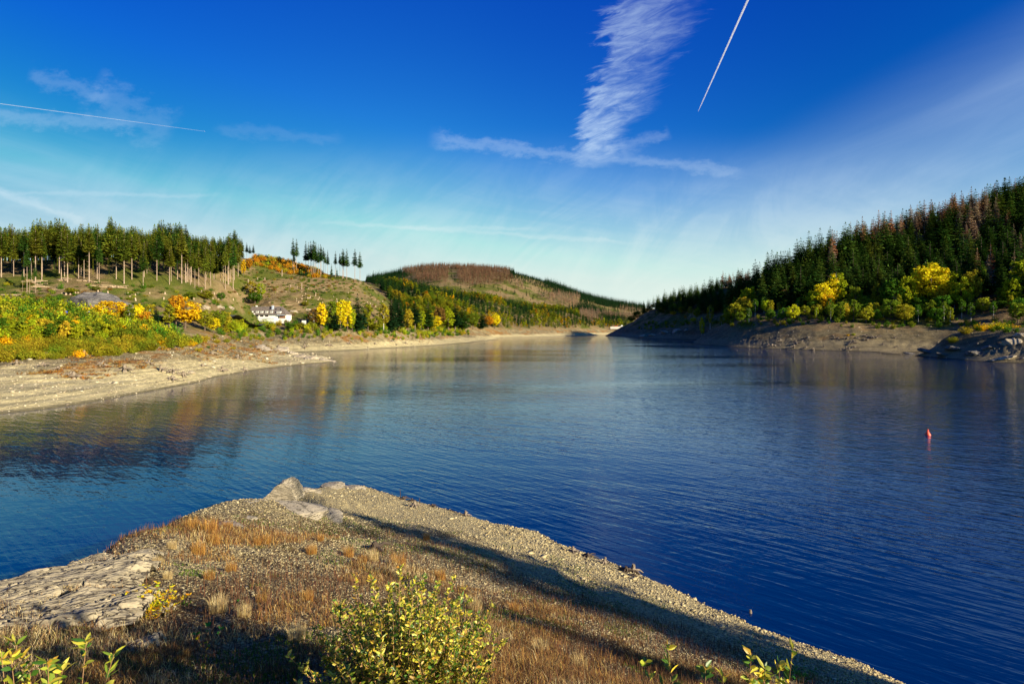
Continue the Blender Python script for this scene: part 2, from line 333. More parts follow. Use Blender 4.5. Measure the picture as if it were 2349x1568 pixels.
def land_mat(name, sand, gravel, soil, green, dry, rust_amt=0.5, green_amt=0.5, zs=(3.2, 8.0, 12.5)):
    m, t, out = newmat(name)
    P = t.add('ShaderNodeNewGeometry').outputs['Position']; x, y, z = t.xyz(P)
    n1 = t.noise(P, 0.035, 5, 0.6); n2 = t.noise(P, 0.22, 5, 0.65); n3 = t.noise(P, 1.6, 4, 0.7)
    zz = t.math('ADD', z, t.math('MULTIPLY', t.math('SUBTRACT', n1, 0.5), 5.0)); zz = t.math('ADD', zz, t.math('MULTIPLY', t.math('SUBTRACT', n2, 0.5), 2.5))
    vor = t.add('ShaderNodeTexVoronoi'); t.set(vor, 'Vector', P); t.set(vor, 'Scale', 2.2)
    stone = t.xyz(vor.outputs['Color'])[0]
    s = t.mix(t.sstep(n2, 0.35, 0.65), sand, [c * .72 for c in sand]); s = t.mix(t.math('MULTIPLY', t.sstep(stone, 0.55, 1.0), 0.45), s, [c * .42 for c in sand])
    # strandlines follow the height
    zl = t.math('ADD', z, t.math('MULTIPLY', t.math('SUBTRACT', n1, 0.5), 0.9))
    ln = t.noise(t.comb(t.math('MULTIPLY', x, .012), t.math('MULTIPLY', y, .012), t.math('MULTIPLY', zl, 2.6)), 2.0, 5, 0.75)
    s = t.mix(t.math('MULTIPLY', t.sstep(ln, 0.49, 0.60), 0.75), s, [c * .38 for c in sand])
    g = t.mix(t.sstep(n2, 0.38, 0.62), gravel, [c * .55 for c in gravel]); g = t.mix(t.math('MULTIPLY', t.sstep(n3, 0.5, 0.75), 0.5), g, sand)
    rust = t.mix(n3, (0.20, 0.075, 0.012), (0.30, 0.15, 0.04))
    g = t.mix(t.math('MULTIPLY', t.sstep(t.noise(P, 0.09, 4, 0.7), 0.50, 0.62), rust_amt), g, rust)
    c = t.mix(t.sstep(zz, zs[0] - 1.0, zs[0] + 1.6), s, g)
    h = t.mix(t.sstep(n2, 0.35, 0.62), soil, dry); h = t.mix(t.math('MULTIPLY', t.sstep(n3, 0.52, 0.75), 0.6), h, [c_ * .35 for c_ in soil])
    gr = t.mix(t.sstep(n3, 0.3, 0.7), green, [green[0] * 2.6, green[1] * 1.5, green[2] * 1.2])
    h = t.mix(t.math('MULTIPLY', t.sstep(t.noise(P, 0.028, 6, 0.62), 0.52 - .1 * green_amt, 0.60 - .06 * green_amt), 0.9), h, gr)
    c = t.mix(t.sstep(zz, zs[1], zs[2]), c, h)
    # wet rim right at the water
    c = t.mix(t.sstep(z, 0.45, 0.08), c, [c_ * .28 for c_ in sand])
    bmp = t.math('ADD', t.math('MULTIPLY', n2, 1.0), t.math('ADD', t.math('MULTIPLY', n3, .5), t.math('MULTIPLY', stone, .18)))
    principled(t, out, c, 0.95, 0.1, bmp, 0.9, 0.9); return m
mat_left = land_mat('left_bank_ground', (0.60, 0.50, 0.26), (0.27, 0.215, 0.11), (0.17, 0.115, 0.05), (0.04, 0.072, 0.008), (0.24, 0.175, 0.08), 0.8, .55)
mat_right = land_mat('right_bank_ground', (0.27, 0.215, 0.115), (0.17, 0.135, 0.07), (0.12, 0.075, 0.035), (0.035, 0.065, 0.010), (0.26, 0.18, 0.08), 0.25, 0.35, (4.5, 10, 14))
polar_grid(hL, -62, 14, 620, 70, 620, 460, 'hillside', mat_left)
polar_grid(lambda x, y: hL(x, y), -40, 50, 420, 600, 2500, 200, 'distant_hill', mat_left)
polar_grid(hR, 5, 96, 620, 90, 1300, 460, 'hillside', mat_right)

# water
mw, t, out = newmat('lake_water')
P = t.add('ShaderNodeNewGeometry').outputs['Position']
big = t.noise(t.mapping(P, rot=(0, 0, R(18)), scale=(0.5, 1.6, 1)), 0.012, 3, 0.5, 0.6)
amp = t.sstep(big, 0.30, 0.68, 0.25, 1.0)
r1 = t.noise(t.rs(P, R(42), (0.22, 1.35, 1)), 1.5, 2, 0.45, 0.25)
r2 = t.noise(t.rs(P, R(30), (0.45, 1.5, 1)), 3.6, 2, 0.5, 0.2)
r3 = t.noise(t.rs(P, R(20), (0.25, 1.0, 1)), 0.42, 2, 0.4, 0.3)
r4 = t.noise(t.rs(P, R(-10), (0.5, 1.3, 1)), 1.1, 2, 0.45, 0.3)
hgt = t.math('ADD', t.math('ADD', t.math('MULTIPLY', r1, 0.13), t.math('MULTIPLY', r4, .06)), t.math('ADD', t.math('MULTIPLY', r2, 0.026), t.math('MULTIPLY', r3, 0.15)))
hgt = t.math('MULTIPLY', hgt, amp)
p = principled(t, out, (0.0, 0.014, 0.066), 0.03, 0.5, hgt, 1.0, 0.58, IOR=1.5, **{'Specular Tint': (.28, .72, 1, 1)})
wm = MB(); wm.add([(-3500, -400, 0), (3500, -400, 0), (3500, 5000, 0), (-3500, 5000, 0)], [(0, 1, 2, 3)])
tag(wm.build('lake_water', mw), kind='structure')
# ------------------------------------------------------------------ the spit in the foreground
def G(px, py, z): return Wz(px * 2.294, py * 2.294, z)
shoreF = [G(*q) for q in ((337, 486, 0), (352, 484, 0), (400, 497, 0), (450, 509, 0), (490, 521, 0), (539, 534, 0), (560, 546, 0), (600, 560, 0), (645, 577, 0), (689, 597, 0), (750, 619, 0), (800, 642, 0), (850, 661, 0), (911, 684, 0), (1010, 735, 0), (1200, 840, 0))]
ptsF = dens(shoreF, 0.04)
ptsF += [(x + 3.0, y + 4.5, -2.6) for x, y, _ in dens(shoreF, 0.04)[::2]]
edge = [G(*q) for q in ((-60, 628, 7.9), (0, 594, 7.7), (55, 565, 7.2), (100, 542, 6.2), (160, 521, 4.75), (215, 507, 3.6), (260, 499, 2.35), (285, 497, 1.5), (305, 489, .9))]
ptsF += edge + [(x - 2.2, y + 2.0, z - 3.0) for x, y, z in edge] + [(x - 5.5, y + 5.5, -3) for x, y, z in edge] + [(x - 12, y + 12, -4) for x, y, z in edge]
ptsF += [G(*q) for q in ((0, 683, 8.2), (-200, 720, 8.6), (130, 683, 8.15), (256, 683, 8.15), (380, 683, 8.1), (512, 683, 7.7), (620, 683, 6.4), (700, 683, 5.0), (780, 683, 3.3), (850, 683, 1.7),
    (0, 640, 7.9), (110, 640, 7.75), (60, 610, 7.45), (200, 640, 7.7), (300, 640, 7.6), (400, 640, 7.2), (500, 640, 6.3), (600, 640, 4.6), (700, 640, 2.5), (750, 640, 1.3),
    (130, 575, 6.8), (200, 562, 6.0), (168, 533, 5.9), (200, 527, 5.5), (140, 545, 6.4), (300, 560, 5.5), (400, 560, 4.2), (480, 560, 2.8), (540, 560, 1.3), (300, 600, 6.9), (400, 600, 6.1), (500, 600, 4.4), (600, 600, 2.2), (650, 600, 1.0),
    (220, 525, 4.6), (300, 525, 3.7), (380, 525, 2.5), (440, 525, 1.2), (300, 507, 2.2), (350, 505, 1.5), (395, 507, .9), (345, 493, .7), (320, 492, 1.1))]
ptsF += [(0, 0, 10.8), (-6, 2, 10.6), (6, 2, 10.0), (-14, 4, 9.3), (12, 3, 7.2), (-3, 3.2, 9.4), (3, 3.5, 9.0), (0, 5.2, 8.8), (-6, 5.5, 8.7), (18, 4, 3.5), (24, 8, .3), (30, 6, -1.2), (-30, 3, 5), (0, -8, 12.2), (20, -8, 9.5), (-20, -8, 11), (40, -8, 5),
         (30, -20, 11), (60, -30, 12), (0, -30, 14), (-40, -20, 9), (-40, 30, -3), (-26, 24, -2.5), (45, 20, -4)]
tpsF = TPS(ptsF, 0.0002)
def hF0(x, y):
    return tpsF(x, y) + fbm(x, y, 4.0, 3, 60) * .22
def hF(x, y, fine=True):
    z = hF0(x, y)
    r = np.hypot(x, y)
    z = z + fbm(x, y, 0.9, 3, 61) * .07 + fbm(x, y, .22, 3, 62, .6) * .035
    b = np.clip(1 - np.abs(z - 1.6) / 1.6, 0, 1)
    z = z + b * .05 * np.sin(2 * math.pi * (z / .28 + fbm(x, y, 5, 2, 63)))
    return z
def Gz(u, v):
    """where the line of sight through (u, v) meets the spit"""
    lo = 1.5
    for d in np.arange(2.5, 60, 0.15):
        x, y, z = W(u, v, d)
        if z <= float(hF0(np.array([x]), np.array([y]))[0]): return x, y, float(hF(np.array([x]), np.array([y]))[0])
    return x, y, z

mg, t, out = newmat('spit_ground')
P = t.add('ShaderNodeNewGeometry').outputs['Position']; x, y, z = t.xyz(P)
n1 = t.noise(P, .22, 5, .62); n2 = t.noise(P, 1.4, 5, .65); n3 = t.noise(P, 9, 4, .7); n4 = t.noise(P, 45, 3, .6)
v1 = t.add('ShaderNodeTexVoronoi'); t.set(v1, 'Vector', t.mapping(P, rot=(0, 0, .5), scale=(1, 1.5, 2.2))); t.set(v1, 'Scale', 9.0); t.set(v1, 'Randomness', 1.0)
v2 = t.add('ShaderNodeTexVoronoi'); t.set(v2, 'Vector', t.mapping(P, rot=(0, 0, 1.5), scale=(1, 1.4, 2))); t.set(v2, 'Scale', 24.0)
sc1 = t.xyz(v1.outputs['Color'])[0]; sc2 = t.xyz(v2.outputs['Color'])[1]
st = t.ramp(sc1, ((0, (.17, .125, .055)), (.35, (.35, .275, .13)), (.7, (.50, .41, .20)), (1, (.60, .50, .27))))
st2 = t.ramp(sc2, ((0, (.11, .08, .045)), (.5, (.32, .245, .13)), (1, (.50, .40, .23))))
gravel = t.mix(t.sstep(n2, .40, .60), st, st2)
gravel = t.mix(t.math('MULTIPLY', t.sstep(v1.outputs['Distance'], .42, .62), .85), gravel, (.035, .026, .016))
zz = t.math('ADD', z, t.math('MULTIPLY', t.math('SUBTRACT', n1, .5), 4.5))
low = t.mix(t.sstep(n3, .3, .7), (.58, .48, .25), (.42, .34, .17)); low = t.mix(t.math('MULTIPLY', t.sstep(n4, .52, .72), .5), low, (.11, .085, .05))
c = t.mix(t.math('MULTIPLY', t.sstep(zz, 3.2, 1.6), .55), gravel, low)
soil = t.mix(n3, (.05, .028, .012), (.15, .085, .032)); soil = t.mix(t.sstep(n4, .5, .7), soil, (.20, .14, .07))
c = t.mix(t.math('MULTIPLY', t.sstep(t.math('ADD', n1, t.math('MULTIPLY', z, .045)), .64, .82), t.sstep(n2, .30, .60, .45, 1.0)), c, soil)
moss = t.mix(n3, (.035, .05, .008), (.10, .10, .02))
c = t.mix(t.math('MULTIPLY', t.math('MULTIPLY', t.sstep(n1, .52, .60), t.sstep(n2, .47, .62)), t.sstep(z, 1.6, 3.0, 0, .65)), c, moss)
c = t.mix(t.sstep(z, .16, .03), c, (.07, .05, .03))
bm = t.math('ADD', t.math('MULTIPLY', v1.outputs['Distance'], -.5), t.math('ADD', t.math('MULTIPLY', n3, .45), t.math('ADD', t.math('MULTIPLY', sc1, .28), t.math('MULTIPLY', n4, .18))))
principled(t, out, c, .95, .1, bm, 1.0, .10)
mat_spit = mg

A = np.radians(np.linspace(-58, 62, 900)); rr = 1.0 * (60 / 1.0) ** np.linspace(0, 1, 760)
X = np.sin(A)[None] * rr[:, None]; Y = np.cos(A)[None] * rr[:, None]; Z = hF(X, Y)
i = (np.arange(759)[:, None] * 900 + np.arange(899)[None]).ravel(); Q = np.stack([i, i + 1, i + 901, i + 900], 1)
Q = Q[Z.ravel()[Q].max(1) > -1.2]
tag(link(bpy.data.objects.new('bank', np_mesh('bank', np.stack([X, Y, Z], -1).reshape(-1, 3), Q, mat_spit, True))), kind='structure')
# the same bank where it goes on behind the camera
gx, gy = np.meshgrid(np.linspace(-60, 90, 150), np.linspace(-60, 1.2, 62)); gz = hF(gx, gy) - 0.03
i = (np.arange(61)[:, None] * 150 + np.arange(149)[None]).ravel(); Q = np.stack([i, i + 1, i + 151, i + 150], 1)
tag(link(bpy.data.objects.new('bank', np_mesh('bank', np.stack([gx, gy, gz], -1).reshape(-1, 3), Q, mat_spit, True))), kind='structure')
# ------------------------------------------------------------------ plants
rng = np.random.default_rng(7); rnd = random.Random(11)
def leafmat(name, vary=0.5, transl=0.3, tinted=False, dark=1.0):
    """foliage: each plant carries its own colour (object colour, or a vertex tint where many are one mesh)"""
    m, t, out = newmat(name)
    if tinted:
        a = t.add('ShaderNodeVertexColor'); a.layer_name = 'tint'; base = a.outputs[0]
    else: base = t.add('ShaderNodeObjectInfo').outputs['Color']
    g = t.add('ShaderNodeNewGeometry'); r = g.outputs['Random Per Island']
    hs = t.add('ShaderNodeHueSaturation'); t.set(hs, 'Color', base)
    t.set(hs, 'Hue', t.math('ADD', .5, t.math('MULTIPLY', t.math('SUBTRACT', r, .5), .075 * vary)))
    t.set(hs, 'Value', t.math('ADD', 1 - .55 * vary, t.math('MULTIPLY', r, 1.1 * vary)))
    d = t.add('ShaderNodeBsdfDiffuse'); t.set(d, 0, hs.outputs[0]); tr = t.add('ShaderNodeBsdfTranslucent'); t.set(tr, 0, hs.outputs[0])
    ms = t.add('ShaderNodeMixShader'); t.set(ms, 0, transl); t.l.new(d.outputs[0], ms.inputs[1]); t.l.new(tr.outputs[0], ms.inputs[2])
    t.l.new(ms.outputs[0], out.inputs[0]); return m
def simple(name, col, rough=.85, spec=.2, nscale=0, ncol=None, bstr=.0, **kw):
    m, t, out = newmat(name); c = tuple(col)
    if nscale:
        P = t.add('ShaderNodeTexCoord').outputs['Object']; n = t.noise(P, nscale, 4, .65); c = t.mix(t.sstep(n, .35, .65), col, ncol or [q * .6 for q in col])
        principled(t, out, c, rough, spec, n, bstr, .05, **kw)
    else: principled(t, out, c, rough, spec, **kw)
    return m
M_needle = leafmat('needles', .75, .12); M_leaf = leafmat('leaves', .7, .38); M_leafS = leafmat('leaves_tinted', .6, .3, True); M_needleS = leafmat('needles_tinted', .6, .12, True)
M_trunk = simple('spruce_trunk', (.42, .31, .22), nscale=2.0, ncol=(.24, .17, .12))
M_birch = simple('birch_trunk', (.62, .58, .50), nscale=3.0, ncol=(.30, .27, .22)); M_bark = simple('dark_bark', (.14, .10, .07), nscale=2.0)
M_trunkd = simple('shaded_bark', (.20, .145, .105), nscale=2.0)

def spruce_crown(h, cb, rmax, nw, nb, seed, sparse=0.0, conic=.85, lean=0.0, seg=3):
    """drooping fronds in whorls; every frond is a spine with ragged side sprays"""
    r = np.random.default_rng(seed); T = []
    for i in range(nw):
        f = (i + r.uniform(-.3, .3)) / nw; f = min(max(f, 0), .995)
        z = h * (cb + (1 - cb) * f)
        rad = rmax * ((1 - f) ** conic) * (.55 + .45 * min(1, f * 5 + .35)) + .12
        k = max(3, int(nb * (1 - .55 * f)))
        a0 = r.uniform(0, 6.28)
        for j in range(k):
            if r.random() < sparse: continue
            a = a0 + 6.28 * (j + r.uniform(-.35, .35)) / k; L = rad * r.uniform(.62, 1.18); dr = L * r.uniform(.10, .42) - f * L * .35
            ca, sa = math.cos(a), math.sin(a); zz = z + r.uniform(-.3, .3) * h / nw * 2
            for s in range(seg):
                s0 = (s + .15) / seg; s1 = (s + 1.15) / seg
                wd = L * (.52 - .26 * s0) * r.uniform(.7, 1.3)
                b = np.array((ca * L * s0, sa * L * s0, zz - dr * s0 ** 1.4)); e = np.array((ca * L * s1, sa * L * s1, zz - dr * s1 ** 1.4 + .02))
                for sg in (-1, 1):
                    q = b * .4 + e * .6 + np.array((-sa * wd * sg, ca * wd * sg, -wd * r.uniform(.25, .7)))
                    T.append((b, e, q))
    for k in range(4):
        a = r.uniform(0, 6.28); T.append(((0, 0, h), (math.cos(a) * .012 * h, math.sin(a) * .012 * h, h * .95), (-math.sin(a) * .012 * h, math.cos(a) * .012 * h, h * .945)))
    V = np.array(T, float).reshape(-1, 3)
    if lean: V[:, 0] += lean * V[:, 2] / h
    return V, np.arange(len(V)).reshape(-1, 3)
def trunk_mesh(name, h, r0, seed, mat, lean=0.0, top=.97, limbs=0):
    m = MB(); r = random.Random(seed)
    m.tube([(0, 0, -.6), (0, 0, h * .3), (lean * .6, 0, h * .65), (lean, 0, h * top)], [r0 * 1.15, r0 * .85, r0 * .5, r0 * .12], 7)
    for k in range(limbs):
        z = h * r.uniform(.35, .8); a = r.uniform(0, 6.28); L = h * r.uniform(.08, .17)
        m.tube([(lean * z / h, 0, z), (math.cos(a) * L * .5, math.sin(a) * L * .5, z + L * .45), (math.cos(a) * L, math.sin(a) * L, z + L * r.uniform(.5, 1))], [r0 * .42, r0 * .28, r0 * .06], 5)
    for k in range(10 if not limbs else 0):
        z = h * r.uniform(.12, .6); a = r.uniform(0, 6.28); L = r.uniform(.3, 1.3)
        m.tube([(0, 0, z), (math.cos(a) * L, math.sin(a) * L, z - L * .2)], [.035, .015], 3, False)
    return m.mesh(name, mat)
def cards(C, nrm, size, r, asp=.62):
    """small ragged leaf sprays at C facing roughly nrm"""
    n = len(C); d = nrm + r.normal(0, .75, (n, 3)); d /= np.linalg.norm(d, axis=1)[:, None] + 1e-9
    a = np.cross(d, r.normal(0, 1, (n, 3))); a /= np.linalg.norm(a, axis=1)[:, None] + 1e-9; b = np.cross(d, a)
    s = size * r.uniform(.55, 1.35, (n, 1))
    V = np.stack([C - a * s, C - b * s * asp, C + a * s * .9, C + b * s * asp], 1)
    V += r.normal(0, .16, V.shape) * s[:, None]
    return V.reshape(-1, 3), np.arange(n * 4).reshape(-1, 4)
def broad_crown(h, cb, rx, ncl, nl, ls, seed, shape='round'):
    r = np.random.default_rng(seed); Cs = []; Ns = []
    zc = h * (cb + 1) / 2; hz = h * (1 - cb) / 2
    for i in range(ncl):
        u = r.normal(0, 1, 3); u /= np.linalg.norm(u); q = r.uniform(.35, 1) ** .5
        c = u * q * (rx, rx, hz) * .82
        f = (c[2] + hz) / (2 * hz)
        if shape == 'cone': c[:2] *= 1.25 - .95 * f
        elif shape == 'birch': c[:2] *= .95 - .35 * abs(f - .4)
        elif shape == 'tall': c[:2] *= 1.0 - .5 * f
        cr = rx * r.uniform(.13, .31) * (1 if shape != 'birch' else .8)
        v = r.normal(0, 1, (nl, 3)); v /= np.linalg.norm(v, axis=1)[:, None]
        rad = cr * r.uniform(.45, 1.05, (nl, 1)); p = c + v * rad * (1, 1, .72)
        if shape == 'birch': p[:, 2] -= r.uniform(0, cr * .9, nl)
        p[:, 2] += zc; Cs.append(p); Ns.append(v + (0, 0, .35))
    return cards(np.concatenate(Cs), np.concatenate(Ns), ls, r)
def bush_crown(h, rx, n, ls, seed):
    """upright twiggy shrub: sprays along many rising wands"""
    r = np.random.default_rng(seed); Cs = []
    for i in range(n):
        a = r.uniform(0, 6.28); rr_ = rx * math.sqrt(r.random()); hh = h * r.uniform(.55, 1.05) * (1 - .45 * (rr_ / rx) ** 2)
        k = 9; f = r.uniform(.08, 1, k); b = np.stack([math.cos(a) * rr_ * (.45 + .65 * f), math.sin(a) * rr_ * (.45 + .65 * f), hh * f], 1)
        Cs.append(b + r.normal(0, ls * .6, b.shape))
    C = np.concatenate(Cs); N = C * (1, 1, .6) / rx + (0, 0, .25)
    return cards(C, N, ls, r, .5)

def mesh_of(name, VF, mat): return np_mesh(name, VF[0], VF[1], mat)
# variants: (crown mesh, trunk mesh); all built at the size they stand
SP_TALL = [(mesh_of('crown', spruce_crown(26, cb, rm, 30, 11, 100 + i, .06, cn, 0), M_needle), trunk_mesh('trunk', 26, .19, 100 + i, M_trunk)) for i, (cb, rm, cn) in enumerate(((.44, 3.0, .85), (.38, 3.2, .9), (.52, 2.6, .75), (.46, 2.9, .95), (.32, 3.2, .9), (.58, 2.5, .7)))]
SP_FULL = [(mesh_of('crown', spruce_crown(24, cb, rm, 30, 12, 130 + i, .04, cn, 0), M_needle), trunk_mesh('trunk', 24, .26, 130 + i, M_trunkd)) for i, (cb, rm, cn) in enumerate(((.12, 4.2, .80), (.2, 3.7, .72), (.08, 4.6, .85), (.28, 3.6, .68)))]
SP_DEAD = [(mesh_of('crown', spruce_crown(24, cb, rm, 26, 10, 160 + i, .30, .8, 0), M_needle), trunk_mesh('trunk', 24, .26, 160 + i, M_trunk)) for i, (cb, rm) in enumerate(((.25, 3.4), (.35, 3.0), (.3, 3.8)))]
BR_ROUND = [(mesh_of('crown', broad_crown(12, .14, 4.3, 78, 40, .31, 200 + i), M_leaf), trunk_mesh('trunk', 12, .22, 200 + i, M_bark, .3, .8, 7)) for i in range(4)]
BR_BIRCH = [(mesh_of('crown', broad_crown(14, .20, 2.6, 70, 36, .25, 220 + i, 'birch'), M_leaf), trunk_mesh('trunk', 14, .15, 220 + i, M_birch, .5, .9, 8)) for i in range(4)]
BR_TALL = [(mesh_of('crown', broad_crown(14, .08, 3.2, 78, 36, .30, 240 + i, 'tall'), M_leaf), trunk_mesh('trunk', 14, .2, 240 + i, M_bark, .2, .85, 6)) for i in range(3)]
BUSH = [(mesh_of('foliage', bush_crown(3.2, 1.9, 130, .17, 260 + i), M_leaf), None) for i in range(4)]
SAPL = [(mesh_of('crown', broad_crown(6, .12, 1.7, 30, 42, .24, 280 + i, 'tall'), M_leaf), trunk_mesh('trunk', 6, .09, 280 + i, M_bark, .2, .85, 5)) for i in range(4)]
BASEH = {id(SP_TALL): 26, id(SP_FULL): 24, id(SP_DEAD): 24, id(BR_ROUND): 12, id(BR_BIRCH): 14, id(BR_TALL): 14, id(BUSH): 3.2, id(SAPL): 6}

_proto = {}
def plant(kind, var, name, loc, H, colour, label, cat, group, wide=1.0, rz=None, tilt=0.0, single=False):
    """one plant as a thing of its own: root, crown and trunk (copies share their meshes)"""
    cm, tm = kind[var % len(kind)]; s = H / BASEH[id(kind)]; rz = rnd.uniform(0, 6.28) if rz is None else rz
    if single or tm is None:
        o = bpy.data.objects.new(name, cm); o.location = loc; o.rotation_euler = (0, 0, rz); o.scale = (s * wide, s * wide, s); o.color = tuple(colour) + (1,); link(o)
        return tag(o, label, cat, group)
    key = (id(cm), name)
    if key not in _proto:
        e = bpy.data.objects.new(name, None); c = bpy.data.objects.new('crown', cm); k = bpy.data.objects.new('trunk', tm)
        _proto[key] = (e, c, k); new = (e, c, k)
    else: new = tuple(q.copy() for q in _proto[key])
    e, c, k = new
    for q in new: COL.objects.link(q)
    for q in (c, k): q.parent = e
    e.location = loc; e.rotation_euler = (tilt, 0, rz); e.scale = (s * wide, s * wide, s); c.color = tuple(colour) + (1,)
    for kk in ('label', 'category', 'group'):
        if kk in e: del e[kk]
    return tag(e, label, cat, group)
def jit(c, a=.15):
    f = 1 + rnd.uniform(-a, a); g = 1 + rnd.uniform(-a, a) * .5; return (min(c[0] * f * g, .9), min(c[1] * f, .85), c[2] * f)
def poisson(n, x0, x1, y0, y1, mind, r):
    pts = []; cell = {}
    for _ in range(n):
        x = r.uniform(x0, x1); y = r.uniform(y0, y1); ci = (int(x // mind), int(y // mind)); ok = True
        for i in (-1, 0, 1):
            for j in (-1, 0, 1):
                for px, py in cell.get((ci[0] + i, ci[1] + j), ()):
                    if (px - x) ** 2 + (py - y) ** 2 < mind * mind: ok = False
        if ok: cell.setdefault(ci, []).append((x, y)); pts.append((x, y))
    return np.array(pts)
def ground(fn, pts): return fn(pts[:, 0], pts[:, 1])
def stuff_forest(name, trees, label_, mat, lowdet):
    """trees: list of (x, y, z, H, W, colour, type) -> one mesh of real small trees"""
    Vs = []; Fs = []; Ts = []; n = 0
    for x, y, z, H, Wd, c, ty in trees:
        V, Fq = lowdet[ty][rnd.randrange(len(lowdet[ty]))]
        a = rnd.uniform(0, 6.28); ca, sa = math.cos(a), math.sin(a)
        Q = np.empty_like(V); Q[:, 0] = (V[:, 0] * ca - V[:, 1] * sa) * Wd + x; Q[:, 1] = (V[:, 0] * sa + V[:, 1] * ca) * Wd + y; Q[:, 2] = V[:, 2] * H + z
        Vs.append(Q); Fs.append(Fq + n); Ts.append(np.broadcast_to(np.array(c), (len(V), 3))); n += len(V)
    me = np_mesh(name, np.concatenate(Vs), np.concatenate(Fs), mat, tint=np.concatenate(Ts))
    return tag(link(bpy.data.objects.new(name, me)), label_, name.replace('_', ' '), None, 'stuff')
def unit(VF, h, w_): return VF[0] / (w_, w_, h), VF[1]
def tri2quad(VF): return VF[0], np.concatenate([VF[1], VF[1][:, 2:3]], 1)
def with_stem(VF, h, w_, r0=.02):
    V = VF[0] / (w_, w_, h); st_ = np.array([(-r0, 0, 0), (r0, 0, 0), (0, 0, .95), (0, -r0, 0), (0, r0, 0), (0, 0, .95)], float)
    return np.concatenate([V, st_]), np.concatenate([VF[1], np.arange(6).reshape(2, 3) + len(V)])
MED_T = [with_stem(spruce_crown(26, cb, 3.2, 22, 10, 500 + i, .06, .88, 0, 2), 26, 3.2, .05) for i, cb in enumerate((.42, .5, .36))]
MED_F = [with_stem(spruce_crown(24, cb, 3.6, 22, 10, 510 + i, .05, .78, 0, 2), 24, 3.6, .03) for i, cb in enumerate((.1, .16, .2, .08))]
MED_D = [with_stem(spruce_crown(24, cb, 3.3, 20, 9, 520 + i, .25, .7, 0, 2), 24, 3.3, .04) for i, cb in enumerate((.25, .35))]
LOW_SP = [unit(spruce_crown(10, .05, 2, 13, 7, 300 + i, .05, .9, 0, 2), 10, 2) for i in range(4)]
LOW_SP_TR = []
for i in range(3):
    V, Fq = spruce_crown(10, .42, 1.6, 9, 7, 320 + i, .25, .7, 0, 2)
    # pale bare stem below the dead crown
    st_ = np.array([(-.09, 0, 0), (.09, 0, 0), (0, 0, 9.5), (0, -.09, 0), (0, .09, 0), (0, 0, 9.5)], float)
    LOW_SP_TR.append(unit((np.concatenate([V, st_]), np.concatenate([Fq, np.arange(6).reshape(2, 3) + len(V)])), 10, 1.6))
def quad2tri(VF): return VF[0], np.concatenate([VF[1][:, :3], VF[1][:, [0, 2, 3]]])
LOW_BR = [unit(quad2tri(broad_crown(10, .05, 3, 16, 14, .62, 340 + i)), 10, 3) for i in range(4)]
LOW_TB = [unit(quad2tri(broad_crown(10, .05, 2.4, 16, 14, .55, 350 + i, 'tall')), 10, 2.4) for i in range(4)]

C_SPR = (.042, .088, .012); C_SPRY = (.135, .150, .014); C_DARK = (.014, .040, .012); C_DEAD = (.30, .15, .07); C_DEADG = (.32, .22, .13)
C_GOLD = (.70, .42, .012); C_YEL = (.72, .56, .015); C_ORG = (.48, .21, .014); C_LIME = (.34, .37, .014); C_GRN = (.075, .15, .012); C_OLIVE = (.25, .24, .015); C_OCHRE = (.37, .29, .02); C_BROWN = (.22, .12, .03); C_MID = (.16, .20, .014)
# ------------------------------------------------------------------ left bank woods
def place(u, vb, fn=hL, d0=80, d1=1800):
    """first ground met along the sight line (u, vb)"""
    ds = d0 * (d1 / d0) ** np.linspace(0, 1, 900); x = (u - CU) / F * ds; z = CAM_H - (vb - HV) / F * ds
    g = fn(x, ds); k = np.nonzero(z <= g)[0]
    i = k[0] if len(k) else len(ds) - 1
    return x[i], ds[i], g[i]
def side(u, lo, hi, words):
    return words[min(len(words) - 1, max(0, int((u - lo) / (hi - lo) * len(words))))]

def cname(c):
    r, g, b = c
    if r > .5 * 1 and g > .3: return 'golden' if g < r * .62 else 'yellow'
    if r > g * 1.6: return 'orange'
    if r > g * 1.15: return 'ochre'
    if r > g * .85: return 'olive'
    return 'lime' if g > .22 else 'green' if g > .08 else 'dark green'
